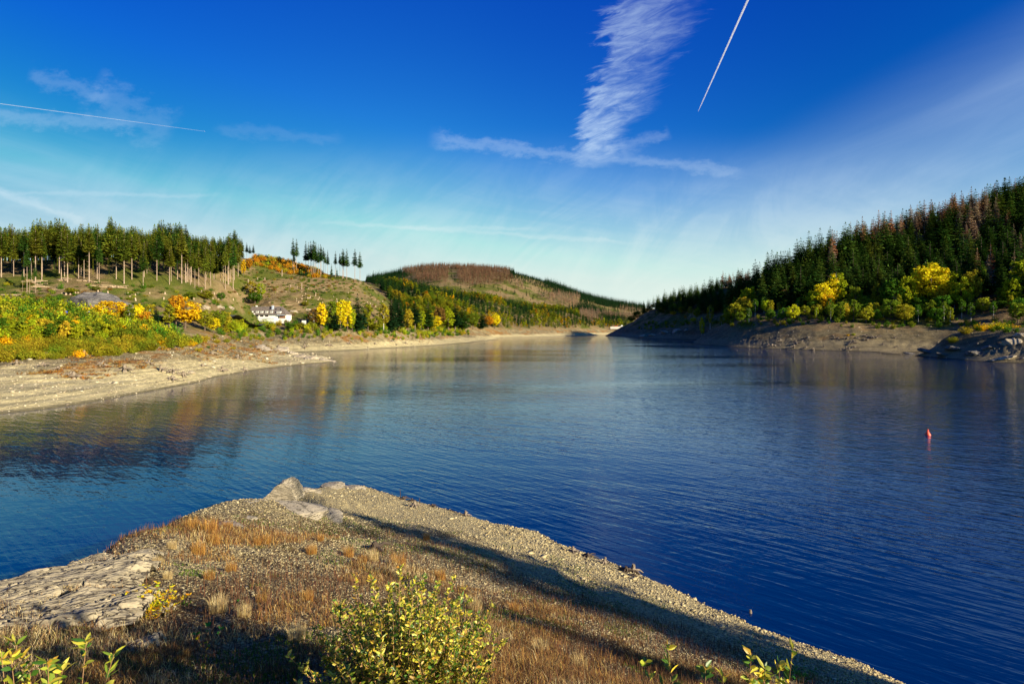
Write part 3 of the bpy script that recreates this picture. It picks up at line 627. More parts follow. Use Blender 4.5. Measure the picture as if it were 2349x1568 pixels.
# the tall spruce stand left of the gap
pts = poisson(20000, -480, -120, 232, 500, 3.9, rnd); zz = ground(hL, pts)
U, V_ = proj(pts[:, 0], pts[:, 1], zz)
front = np.interp(U, [-400, 0, 100, 200, 300, 450, 530, 556], [640, 640, 648, 652, 655, 662, 665, 664])
m = (U > -160) & (U < 556) & (V_ < front) & (V_ > 575)
sel = [(x, y, z, u, v) for (x, y), z, u, v in zip(pts[m], zz[m], U[m], V_[m])]
sel.sort(key=lambda q: -q[4])
back = []; nsp = 0
LM = ['at the left picture edge', 'above the red road barrier', 'above the grey rock face', 'above the big round golden tree', 'above the bright yellow roadside tree', 'above the orange-topped tree', 'above the olive thicket', 'beside the green clearcut']
for i, (x, y, z, u, v) in enumerate(sel):
    topv = np.interp(u, [-100, 0, 150, 230, 300, 380, 440, 470, 556], [528, 528, 524, 526, 532, 528, 546, 552, 562]) + rnd.choice((-14, -4, 4, 10, 20, 34)) + rnd.uniform(-5, 5) + 9 * math.sin(u / 23.) + 7 * math.sin(u / 9. + 2) + (28 if 226 < u < 250 else 0)
    H = min(max((v - topv) / F * y, 16), 33); isf = v > np.interp(u, [0, 300, 556], [630, 636, 646])
    c = jit(C_SPR if rnd.random() < .3 else C_SPRY, .3)
    if (isf and nsp < 130) or (nsp < 150 and rnd.random() < .15):
        nsp += 1; var = rnd.choice((2, 5, 2, 5, 3, 0)) if isf else rnd.randrange(6)
        plant(SP_TALL, var, 'spruce_tree', (x, y, z), H, c, ('tallest' if H > 28 else 'tall' if H > 24 else 'shorter') + ' spruce' + (' with long bare trunk' if var in (2, 5) else ' with low crown' if var in (1, 4) else '')
              + (' in the left stand front ' if isf else ' inside the left stand ') + side(u, -60, 556, LM), 'tree', 'spruces along the front of the left stand', wide=rnd.uniform(.9, 1.25))
    elif y < 470: back.append((x, y, z, H, 3.5 * H / 26, c, 'T'))
stuff_forest('spruce_stand', back, 'dense tall spruce stand filling the left hilltop behind its front row', M_needleS, {'T': MED_T})
for k, (u, vb, vt, lab) in enumerate(((52, 671, 622, 'slim bare-stemmed spruce standing alone on the left clearing, nearest the left edge'), (62, 674, 560, 'tall lone spruce with very long bare trunk on the left clearing'), (68, 673, 612, 'lone spruce with bare trunk between two others on the left clearing'), (81, 672, 606, 'rightmost of the lone spruces standing forward on the left clearing'))):
    x, y, z = place(u, vb); plant(SP_TALL, 5, 'spruce_tree', (x, y, z), (vb - vt) / F * y, jit(C_SPR), lab, 'tree', 'lone spruces on the left clearing', .7)
for u, vb, vt, lab in ((366, 600, 512, ''), (377, 600, 513, ''), (391, 600, 510, ''), (412, 605, 516, ''), (427, 610, 514, '')):
    x, y, z = (u - CU) / F * 345, 345, float(hL(np.array([(u - CU) / F * 345.]), np.array([345.]))[0])
    top = CAM_H - (vt - HV) / F * 345
    plant(SP_TALL, 2 if u % 2 else 5, 'spruce_tree', (x, y, z), top - z, jit(C_DARK), 'thin-crowned spruce rising above the rest of the left stand', 'tree', 'tall spruces above the left stand', .85)
# the open row of bare-stemmed spruces right of the gap (picked off the photograph)
row = [(1478,315,745),(1492,480,770),(1523,328,760),(1638,355,770),(1672,370,765),(1700,355,790),(1715,400,795),(1735,350,795),(1752,365,800),(1765,370,780),(1795,395,800),(1822,395,810),(1832,420,780),(1858,435,770),(1880,480,780),(1912,465,775),(1960,428,740),(2010,480,800),(2028,500,780),(2065,510,810),(2100,450,820),(2112,460,815),(2152,450,835),(2253,450,870),(2317,490,885)]
ORD = 'first second third fourth fifth sixth seventh eighth ninth tenth eleventh twelfth thirteenth fourteenth fifteenth sixteenth seventeenth eighteenth nineteenth twentieth'.split() + ['fifth-last', 'fourth-last', 'third-last', 'second-last', 'last']
rl = {0: 'leftmost and tallest spruce of the open row on the hill crest', 1: 'short slim spruce between the two leftmost tall ones of the crest row', 2: 'second tall spruce from the left in the crest row, beside the tallest',
      16: 'spruce with a narrow high crown standing slightly back at the middle of the crest row', 22: 'spruce just left of the gap before the last two of the crest row', 23: 'left one of the last two spruces ending the crest row', 24: 'rightmost spruce ending the crest row, lowest on the slope'}
for i, (cx, ct, cbs) in enumerate(row):
    u = (700 + cx / 3.132) * .5735; vb = (850 + cbs / 3.132) * .5735; vt = (850 + ct / 3.132) * .5735
    x, y, z = place(u, vb + 1, d0=250, d1=560)
    plant(SP_TALL, (2, 5, 2, 0, 3, 2)[i % 6], 'spruce_tree', (x, y, z), (vb - vt) / F * y * 1.02, jit(C_DARK if i % 2 else C_SPR), rl.get(i, ORD[i] + ' spruce from the left in the open crest row'), 'tree', 'spruces of the open crest row', .8 if i < 20 else 1.0)
for u, vb, vt in ((566, 594, 556), (573, 594, 562), (581, 594, 560)):
    x, y, z = place(u, vb, d0=350, d1=560); plant(SP_TALL, 0, 'spruce_tree', (x, y, z), (vb - vt) / F * y, jit(C_DARK), 'small spruce on the skyline just right of the left stand', 'tree', 'small spruces at the end of the left stand', 1.1)
# broken snags left on the clearcut
for i, (cx, ct, cbs) in enumerate(((1340, 712, 800), (1033, 812, 845), (1125, 812, 845), (1587, 885, 962), (1342, 425, 570), (1447, 905, 930), (332, 975, 1000), (917, 835, 975))):
    u = (700 + cx / 3.132) * .5735; vb = (850 + cbs / 3.132) * .5735; vt = (850 + ct / 3.132) * .5735; x, y, z = place(u, vb, d0=250, d1=560); h = (vb - vt) / F * y
    b = MB(); b.tube([(0, 0, -.4), (.05, 0, h * .5), (0, .05, h)], [.32 if i != 4 else .16, .28 if i != 4 else .12, .2 if i != 4 else .06], 7)
    o = b.build('tree_snag', M_trunk); o.location = (x, y, z)
    tag(o, ('pale broken trunk standing highest on the green clearcut', 'short pale snag, left of a pair on the green clearcut', 'short pale snag, right of a pair on the green clearcut', 'slim pale snag low on the clearcut above the house', 'thin bare mast-like stem against the sky on the hill crest',
            'tiny snag beside the slim one above the house', 'tiny pale snag below the left spruce stand', 'bare thin stem among the birches left of the green clearcut')[i], 'dead trunk')

# autumn trees around the road and the house, read off the photograph: u, v base, v top, width px, kind, colour, label
T = [
 (256, 745, 683, 74, 'R', C_GOLD, 'big round golden-yellow tree beside the grey rock face'), (232, 748, 690, 40, 'B', C_YEL, 'yellow-green birch at the left flank of the big golden tree'),
 (425, 755, 676, 80, 'R', C_GOLD, 'large golden tree with an orange top left of the white house'), (404, 750, 668, 44, 'R', C_ORG, 'orange-topped tree directly behind the large golden one'), (388, 752, 690, 36, 'T', C_OLIVE, 'dark olive tree squeezed in left of the large golden one'),
 (318, 757, 693, 34, 'R', C_YEL, 'bright yellow tree between the two large golden trees'), (346, 752, 690, 34, 'B', C_OCHRE, 'ochre birch with a white stem below the left clearcut'), (298, 760, 692, 30, 'B', C_MID, 'thin green birch with visible white stem by the golden tree'), (333, 758, 708, 30, 'R', C_ORG, 'small orange tree right of the bright yellow one'),
 (358, 754, 700, 22, 'S', C_DARK, 'small dark spruce among the golden trees by the road'), (200, 752, 712, 26, 'R', C_ORG, 'small rust-orange tree beside the white road sign'),
 (470, 760, 706, 46, 'R', C_OLIVE, 'olive-green tree right of the large golden tree'), (500, 758, 705, 44, 'R', C_MID, 'green tree halfway between the golden tree and the house'), (514, 758, 710, 38, 'R', C_OCHRE, 'ochre-brown tree just left of the house'), (532, 764, 734, 30, 'R', C_LIME, 'lime-green tree at the left corner of the house'), (490, 765, 724, 34, 'R', C_YEL, 'small yellow tree in front of the olive trees'),
 (577, 686, 640, 30, 'B', C_OCHRE, 'yellowish birch on the slope above the house, left one'), (598, 688, 645, 28, 'B', C_LIME, 'light green birch on the slope above the house, right one'),
 (585, 697, 668, 40, 'R', C_GRN, 'low dark green tree under the two slope birches'), (558, 634, 590, 16, 'T', C_GOLD, 'slim golden tree at the end of the left spruce stand'), (572, 620, 588, 18, 'R', C_ORG, 'orange tree on the crest beside the left spruce stand'),
 (700, 705, 690, 26, 'R', C_OLIVE, 'round olive bush-like tree right above the house roof'), (470, 690, 663, 40, 'R', C_OLIVE, 'olive tree cluster below the left spruce stand'), (436, 690, 668, 30, 'R', C_MID, 'green tree below the middle of the left stand'), (508, 692, 668, 20, 'R', C_GRN, 'small deep green tree on the bank above the house'),
 (720, 752, 704, 40, 'B', C_BROWN, 'brown half-bare birch right of the house'), (738, 756, 686, 36, 'T', C_YEL, 'bright yellow tree standing right of the house'), (760, 756, 682, 42, 'T', C_MID, 'tall green tree between the yellow ones right of the house'), (781, 760, 676, 40, 'T', C_YEL, 'tall yellow-green tree beside the yellow poplar'), (797, 762, 680, 34, 'T', C_YEL, 'brilliant yellow poplar-shaped tree by the dark spruce'),
 (820, 758, 672, 40, 'S', C_DARK, 'dark pointed spruce right of the brilliant yellow tree'), (808, 764, 700, 26, 'T', C_LIME, 'slim lime-green tree in front of the dark spruce'), (768, 762, 708, 28, 'S', C_DARK, 'dark slim spruce between yellow trees right of the house'),
 (844, 762, 690, 36, 'T', C_OLIVE, 'olive tree with thin crown right of the dark spruce'), (862, 764, 722, 40, 'R', C_OLIVE, 'low olive tree near the shore in the middle'), (880, 762, 690, 34, 'B', C_OCHRE, 'ochre birch with long white stem on the middle shore'), (898, 762, 682, 36, 'S', C_DARK, 'leftmost of three dark shore spruces in the middle'), (915, 760, 690, 38, 'S', C_DARK, 'broad dark spruce second of the shore trio'),
 (936, 762, 700, 36, 'T', C_OCHRE, 'ochre larch-like tree on the middle shore'), (952, 760, 690, 36, 'S', C_DARK, 'dark spruce in the middle of the far shore belt'), (966, 762, 705, 30, 'T', C_LIME, 'lime tree at the foot of the dark shore spruces'), (982, 760, 688, 40, 'S', C_SPR, 'green spruce behind the yellow tree of the middle shore'),
 (994, 762, 715, 44, 'R', C_YEL, 'vivid yellow tree on the middle shore'), (1008, 756, 698, 34, 'R', C_BROWN, 'russet tree above the vivid yellow one'), (1028, 760, 700, 42, 'T', C_LIME, 'bright lime tree right of the vivid yellow one'), (1044, 757, 692, 36, 'S', C_DARK, 'dark spruce right of the lime tree'), (1060, 755, 700, 34, 'S', C_SPR, 'spruce closing the dark group on the middle shore'),
 (1085, 756, 712, 36, 'R', C_MID, 'green round tree towards the far beach'), (1105, 755, 715, 30, 'S', C_DARK, 'narrow dark spruce beside the orange tree of the far shore'), (1122, 752, 722, 24, 'R', C_ORG, 'small orange tree among spruces on the far shore'), (1135, 754, 715, 30, 'R', C_YEL, 'yellowish tree where the far beach begins'),
 (622, 757, 742, 24, 'R', C_LIME, 'low lime shrub-tree under the terrace wall'), (668, 757, 738, 26, 'R', C_GRN, 'deep green low tree at the right end of the terrace'), (656, 746, 733, 10, 'R', (.35, .045, .02), 'small dark red tree at the right end of the terrace'), (690, 757, 738, 30, 'R', C_OLIVE, 'olive tree right of the house garden'),
 (45, 712, 684, 40, 'R', C_OLIVE, 'olive tree above the road at the far left'), (80, 712, 686, 40, 'B', C_MID, 'green birch group above the red barrier'), (2, 735, 694, 22, 'T', C_LIME, 'lime-yellow tree at the left picture edge by the road'), (118, 706, 676, 26, 'R', C_MID, 'green tree left of the grey rock face'), (160, 676, 658, 34, 'R', C_OLIVE, 'low olive thicket tree above the rock face'), (220, 668, 655, 34, 'R', C_MID, 'low green tree on the left slope'),
]
KMAP = {'R': (BR_ROUND, 'autumn_tree', 'tree', 8.6), 'B': (BR_BIRCH, 'birch_tree', 'birch', 5.2), 'T': (BR_TALL, 'autumn_tree', 'tree', 6.4), 'S': (SP_FULL, 'spruce_tree', 'tree', 7.2)}
for i, (u, vb, vt, wp, k, c, lab) in enumerate(T):
    kind, nm, cat, wn = KMAP[k]; x, y, z = place(u, vb, d0=(126 if vb > 700 and u < 560 else 200))
    if 700 < vb and u < 560: y = max(y, 172); x = (u - CU) / F * y; z = float(hL(np.array([x]), np.array([y]))[0])
    H = (z - (CAM_H - (vt - HV) / F * y)) * -1
    wide = (wp / F * y) / (wn * H / BASEH[id(kind)])
    plant(kind, i, nm, (x, y, z), H, jit(c, .1), lab, cat, 'trees along the left shore road', max(.5, min(wide, 2.2)))

# the shrub belt that has grown on the dry lake bed (individual bushes, nearest first)
def zone_points(n, x0, x1, y0, y1, mind, poly, fn, zmin=-9, zmax=999):
    p = poisson(n, x0, x1, y0, y1, mind, rnd); z = ground(fn, p); u, v = proj(p[:, 0], p[:, 1], z)
    m = in_poly(u, v, poly) & (z > zmin) & (z < zmax); return [(a, b, c, d, e) for (a, b), c, d, e in zip(p[m], z[m], u[m], v[m])]
belt = zone_points(14000, -230, -75, 108, 178, 1.75, [(-120, 836), (0, 832), (120, 826), (250, 818), (330, 806), (400, 800), (470, 790), (500, 776), (540, 762), (540, 700), (-120, 700)], hL)
LMB = ['at the left picture edge', 'below the left barrier end', 'below the red barrier', 'below the blue road sign', 'below the big round golden tree', 'below the bright yellow roadside tree', 'below the orange-topped tree', 'where the belt tapers off']
belt.sort(key=lambda q: q[1]); shr = 0; rest = []
for (x, y, z, u, v) in belt:
    hi = v < 788 - (u * .02); r_ = rnd.random(); nz = float(fbm(np.array([x]), np.array([y]), 16, 2, 5)[0])
    if hi: c = C_LIME if r_ < .34 else C_GRN if r_ < .52 else C_MID if r_ < .84 else C_OCHRE if r_ < .97 else C_GOLD
    else: c = C_OCHRE if r_ + nz * .5 < .36 else C_OLIVE if r_ < .78 else C_MID if r_ < .96 else C_GOLD
    H = rnd.uniform(2.8, 4.8) if hi else rnd.uniform(1.8, 3.2)
    if hi and v < 756: H *= 1.05
    cc = jit(c, .25)
    if shr < 290:
        shr += 1
        if hi and rnd.random() < .6: plant(SAPL, rnd.randrange(4), 'young_tree', (x, y, z), H * 1.25, cc, cname(cc) + ' young tree ' + ('at the back' if v < 756 else 'in the middle' if v < 772 else 'at the front') + ' of the belt ' + side(u, -60, 500, LMB), 'young tree', 'young trees on the left bank', 1.15, single=True)
        else: plant(BUSH, rnd.randrange(4), 'shrub', (x, y, z), H, cc, cname(cc) + (' tall' if H > 3 else ' low') + ' shrub ' + ('at the belt foot ' if v > np.interp(u, [0, 250, 400, 480], [815, 806, 788, 780]) else 'in the belt ') + side(u, -60, 500, LMB), 'shrub', 'shrubs above the left beach', rnd.uniform(.95, 1.25), single=True)
    else: rest.append((x, y, z, H * 1.15, 1.6 * H / 3.2, jit(c, .25), 0))
LOWB = {0: [unit(quad2tri(bush_crown(3.2, 1.9, 46, .26, 400 + i)), 3.2, 1.9) for i in range(4)]}
# further along the bank towards the second beach
b2 = zone_points(16000, -180, 0, 170, 560, 2.6, [(470, 792), (540, 786), (620, 782), (700, 783), (850, 784), (940, 780), (1050, 770), (1130, 764), (1130, 752), (1000, 750), (860, 748), (720, 746), (540, 742), (480, 760)], hL)
for (x, y, z, u, v) in b2:
    dens_ = np.interp(v, [750, 772, 784], [1, .75, .12]);
    if rnd.random() > dens_: continue
    r_ = rnd.random(); c = C_LIME if r_ < .22 else C_GRN if r_ < .52 else C_MID if r_ < .76 else C_OLIVE if r_ < .92 else C_OCHRE
    H = rnd.uniform(2.2, 4.8) * np.interp(v, [750, 784], [1.15, .55]); rest.append((x, y, z, H, 1.5 * H / 3.2, jit(c, .25), 0))
SSL = ['big golden shrub alone on the upper dry spit', 'golden shrub right of the biggest lone one', 'olive shrub right of the two golden lone ones', 'golden lone shrub nearest the belt', 'small dark green shrub alone below the golden ones', 'small golden shrub towards the second beach', 'olive shrub among the spit rocks', 'low golden shrub near the grey boulder', 'golden shrub at the lower front of the lone ones']
for qi, (u, v, w_, c) in enumerate(((465, 782, 34, C_OCHRE), (497, 784, 20, C_OCHRE), (520, 782, 18, C_OLIVE), (440, 790, 24, C_GOLD), (478, 796, 10, C_GRN), (545, 778, 12, C_OCHRE), (575, 792, 10, C_OLIVE), (535, 797, 14, C_OCHRE), (455, 802, 20, C_OCHRE))):
    x, y, z = place(u, v + 4); plant(BUSH, int(u) % 4, 'shrub', (x, y, z), w_ * .62 / F * y, jit(c, .1), SSL[qi], 'shrub', 'single shrubs on the dry spit', 1.35, single=True)
stuff_forest('shrubbery', rest, 'continuous belt of small green and golden shrubs along the far left bank', M_leafS, LOWB)

# scrub and bracken on the clearcuts
cl = []
for (x, y, z, u, v) in zone_points(42000, -400, 20, 180, 520, 2.2, [(-80, 640), (300, 652), (540, 664), (560, 600), (640, 596), (700, 626), (830, 644), (900, 700), (960, 745), (700, 740), (540, 735), (300, 735), (-80, 715)], hL):
    nz = float(fbm(np.array([x]), np.array([y]), 22, 3, 50)[0]); green = nz + (.25 if (560 < u < 800 and v < 672) else 0)
    if rnd.random() < (.7 if (430 < u < 600 and 600 < v < 715) else .45 + max(0, green) * 1.5):
        r_ = rnd.random(); c = C_GRN if r_ < .45 else C_MID if r_ < .7 else C_OLIVE if r_ < .9 else C_BROWN
        cl.append((x, y, z - .1, rnd.uniform(.4, 1.8) * (1.8 if rnd.random() < .05 else 1), rnd.uniform(.7, 1.8), jit([q * 1.0 for q in c], .35), 0))
for (x, y, z, u, v) in zone_points(9000, -300, -80, 400, 540, 2.6, [(570, 606), (585, 590), (640, 592), (700, 606), (760, 640), (650, 630), (600, 612)], hL):
    r_ = rnd.random(); cl.append((x, y, z, rnd.uniform(2, 5), 2.2, jit(C_ORG if r_ < .4 else C_OCHRE if r_ < .6 else C_DARK if r_ < .9 else C_LIME, .25), 0))
stuff_forest('undergrowth', cl, 'low green and brown scrub scattered over the cleared slopes of the left hill', M_leafS, LOWB)

# felled logs, stumps
M_log = simple('peeled_log', (.62, .46, .28), nscale=3, ncol=(.42, .28, .16)); M_stump = simple('fresh_stump', (.55, .42, .28), nscale=5, ncol=(.25, .18, .11))
lm = MB(); lm.tube([(-.5, 0, 0), (0, 0, .01), (.5, 0, 0)], [.5, .47, .42], 8); logm = lm.mesh('log', M_log)
for i in range(74):
    if i < 46: cx, cy_ = rnd.choice(((520, 910), (460, 940), (800, 830), (830, 850), (1180, 870), (1100, 860), (1470, 930), (1500, 940), (700, 980), (150, 1050), (680, 960), (1300, 930), (1330, 945), (430, 870), (760, 810))); cx += rnd.uniform(-90, 90); cy_ += rnd.uniform(-14, 14); u = cx / 3.132 * .5735; v = (850 + cy_ / 3.132) * .5735
    else: u = rnd.uniform(600, 850); v = rnd.uniform(690, 716)
    x, y, z = place(u, v, d0=180, d1=560); o = bpy.data.objects.new('felled_log', logm); L = rnd.uniform(2, 8) if i < 46 else rnd.uniform(1.5, 5)
    o.location = (x, y, z + .25); o.scale = (L, .30, .30); o.rotation_euler = (rnd.uniform(0, 6), rnd.uniform(-.12, .12), rnd.uniform(-.5, .5)); link(o)
    tag(o, 'pale felled log lying on the left clearing below the spruce stand' if i < 46 else 'short pale log lying on the cleared slope behind the house', 'log', 'felled logs on the left clearing' if i < 46 else 'logs on the slope behind the house')
sm = MB(); sm.tube([(0, 0, -.3), (0, 0, .15), (0, 0, .8)], [.55, .38, .33], 8); stumpm = sm.mesh('stump', M_stump)
for i in range(100):
    k = rnd.random()
    if k < .35: u, v = rnd.uniform(120, 560), rnd.uniform(672, 690)
    elif k < .75: u, v = rnd.uniform(680, 880), 0; v = np.interp(u, [680, 880], [672, 690]) + rnd.uniform(0, 26)
    else: u, v = rnd.uniform(600, 800), rnd.uniform(655, 700)
    x, y, z = place(u, v, d0=180, d1=560); o = bpy.data.objects.new('tree_stump', stumpm); s = rnd.uniform(.5, .95); o.location = (x, y, z); o.scale = (s, s, s * rnd.uniform(.6, 1.8)); o.rotation_euler = (rnd.uniform(-.15, .15), rnd.uniform(-.15, .15), rnd.uniform(0, 6)); link(o)
    tag(o, 'pale cut stump on the clearcut below the left spruce stand' if k < .35 else 'pale cut stump on the bare slope right of the house' if k < .75 else 'pale cut stump on the green clearcut above the house', 'stump', 'cut stumps on the clearcuts' + (' left' if k < .35 else ' right' if k < .75 else ' middle'))

# the mixed wood on the middle hill: the nearest as single trees, the rest as one wood
mid = zone_points(60000, -330, 420, 380, 1150, 4.6, [(835, 640), (900, 640), (1000, 668), (1150, 690), (1300, 712), (1450, 730), (1450, 752), (1300, 753), (1150, 753), (1000, 757), (940, 757), (900, 735), (905, 705), (870, 660)], hL, 8)
mid.sort(key=lambda q: q[1]); one = 0; br1 = 0; wood = []
for (x, y, z, u, v) in mid:
    nz = float(fbm(np.array([x]), np.array([y]), 70, 3, 31)[0]); r_ = rnd.random(); up = (v < np.interp(u, [850, 1000, 1450], [690, 700, 735]))
    spr = nz > (.10 if not up else -.02)
    if v > 744: spr = r_ < .3
    if 1330 < u and v < 742 and nz < .1: ty, c, H = 'D', C_DEADG, rnd.uniform(13, 19)
    elif spr: ty, c, H = 'S', (C_DARK if r_ < .6 else C_SPR), rnd.uniform(10, 17)
    else:
        r2 = rnd.random(); c = C_MID if r2 < .38 else C_OLIVE if r2 < .66 else C_LIME if r2 < .80 else C_OCHRE if r2 < .92 else C_ORG if r2 < .96 else C_GOLD; ty = 'R' if r_ < .5 else 'T'; H = rnd.uniform(8, 14)
        c = [q * .72 for q in c]
    if v > 748: H *= .8
    c = jit(c, .3)
    if (one < 35 and ty == 'S' and rnd.random() < .5) or (ty in 'RT' and br1 < 200):
        br1 += ty in 'RT'
        one += ty == 'S'; kind, nm, cat, wn = KMAP['S' if ty in 'SD' else ty]
        plant(kind, rnd.randrange(4), nm, (x, y, z), H, c, cname(c) + (' spruce ' if ty == 'S' else ' round-crowned tree ' if ty == 'R' else ' slim tree ') + ('by the beach ' if v > 742 else 'in the middle wood ') + side(u, 850, 1450, ['just right of the cleared slope', 'above the dark shore spruces', 'above the vivid yellow tree', 'above the end of the second beach', 'above the third beach start', 'above the third beach', 'near the right headland']), cat, 'spruces of the middle wood' if ty == 'S' else 'leaf trees of the middle wood', 1.1, single=True)
    else: wood.append((x, y, z, H, {'S': 2.3, 'R': 3.6, 'T': 2.8, 'D': 2.0}[ty] * H / 12, c, {'S': 's', 'R': 'r', 'T': 't', 'D': 'd'}[ty]))
LOW = {'s': LOW_SP, 'r': LOW_BR, 't': LOW_TB, 'd': LOW_SP_TR}
stuff_forest('mixed_wood', wood, 'far mixed wood of dark spruces and yellow green autumn trees covering the middle hill', M_leafS, LOW)
# the far hill: dead spruce stands on top, green ones behind
far = zone_points(70000, -520, 760, 1150, 1750, 5.6, [(840, 660), (840, 600), (1030, 590), (1300, 640), (1480, 700), (1480, 735), (1300, 715), (1150, 690), (1000, 668)], hL, 20)
fw = []
for (x, y, z, u, v) in far:
    nz = float(fbm(np.array([x]), np.array([y]), 120, 3, 77)[0]); crest = v < np.interp(u, [860, 930, 1030, 1130, 1240, 1300, 1380, 1470], [652, 638, 632, 636, 658, 674, 702, 716])
    if 935 < u + nz * 40 < 1165 and v + nz * 14 < np.interp(u, [935, 1165], [648, 652]) and not (1022 < u + nz * 20 < 1046 and v > 622) and y < 1530: ty, c, H = 'd', (.22, .125, .07), rnd.uniform(14, 22)
    elif crest and (u > 1165 or u < 935 or y >= 1530): ty, c, H = 's', C_DARK, rnd.uniform(13, 21) * (.6 if 1180 < u < 1250 else 1)
    elif 1100 < u < 1200 and 645 < v < 680 and nz > -.1: ty, c, H = 'd', C_DEADG, rnd.uniform(14, 20)
    elif 1220 < u < 1330 and 680 < v < 705 and nz > -.2: ty, c, H = 'd', C_DEADG, rnd.uniform(15, 21)
    elif 1270 < u and nz > -.15: ty, c, H = 's' if u < 1420 else rnd.choice('sd'), C_DARK if u < 1420 else C_DEADG, rnd.uniform(14, 20)
    elif nz > .12 or rnd.random() < .16: ty, c, H = ('s', C_DARK, rnd.uniform(7, 15)) if rnd.random() < .7 else ('r', C_BROWN, rnd.uniform(4, 8))
    else: continue
    fw.append((x, y, z, H, (2.0 if ty == 's' else 1.9) * H / 12, jit(c, .3), ty))
stuff_forest('distant_wood', fw, 'dead brown and dark green spruce woods over the top of the far hill', M_needleS, LOW)

g = np.random.default_rng(44); N = 60000; aa = np.radians(g.uniform(-56, 4, N)); rr = g.uniform(80, 420, N); x = np.sin(aa) * rr; y = np.cos(aa) * rr; z = hL(x, y); u, v = proj(x, y, z)
ok = (z > .05) & (z < 9) & (u > -60) & (v > 760); x, y, z = x[ok], y[ok], z[ok]; gr = (fbm(x, y, 14, 4, 93) + np.clip((z - 3.5) / 3, -1, .5) * .4 > .12)
def quick_stones(x, y, z, size, col, g):
    n = len(x); base = np.array([(1, 0, 0), (0, 1, 0), (-1, 0, 0), (0, -1, 0), (0, 0, 1), (0, 0, -1)], float); B = (base[None] + g.normal(0, .28, (n, 6, 3))) * size[:, None, None] * np.array((1.2, 1.2, .6)); th = g.uniform(0, 6.28, n)[:, None]
    V = np.stack([B[..., 0] * np.cos(th) - B[..., 1] * np.sin(th) + x[:, None], B[..., 0] * np.sin(th) + B[..., 1] * np.cos(th) + y[:, None], B[..., 2] + z[:, None] + size[:, None] * .2], -1).reshape(-1, 3)
    T8 = np.array([(0, 1, 4), (1, 2, 4), (2, 3, 4), (3, 0, 4), (1, 0, 5), (2, 1, 5), (3, 2, 5), (0, 3, 5)]); return V, (T8[None] + (np.arange(n) * 6)[:, None, None]).reshape(-1, 3), np.repeat(col, 6, 0)
mm = ~gr | (g.random(len(x)) < .3); n = mm.sum(); pal = np.array([(.55, .46, .30), (.42, .34, .22), (.25, .20, .15), (.15, .12, .09), (.62, .54, .38)])
V, Fq, tc = quick_stones(x[mm], y[mm], z[mm], .075 * g.lognormal(0, .55, n) * (1 + (y[mm] - 100) / 300), pal[g.integers(0, 5, n)] * g.uniform(.8, 1.1, (n, 1)), g)
m_, t, out = newmat('beach_rubble'); a_ = t.add('ShaderNodeVertexColor'); a_.layer_name = 'tint'; principled(t, out, a_.outputs[0], .95, .1)
tag(link(bpy.data.objects.new('rubble', np_mesh('rubble', V, Fq, m_, tint=tc))), 'pale stony rubble covering the left beach', 'rubble', None, 'stuff')
tl2 = [(a, b, c, rnd.uniform(.25, .8), rnd.uniform(.35, .9), jit((.34, .15, .03) if rnd.random() < .5 else (.42, .28, .09) if rnd.random() < .6 else (.14, .08, .03), .3), 0) for a, b, c in zip(x[gr], y[gr], z[gr]) if rnd.random() < (.5 if b < 240 else .3)]
LOWG = {0: [unit(quad2tri(bush_crown(1.0, .9, 7, .15, 460 + i)), 1.0, .9) for i in range(5)]}
stuff_forest('dry_tussocks', tl2, 'rust brown dry tussocks in patches on the upper left beach', M_leafS, LOWG)
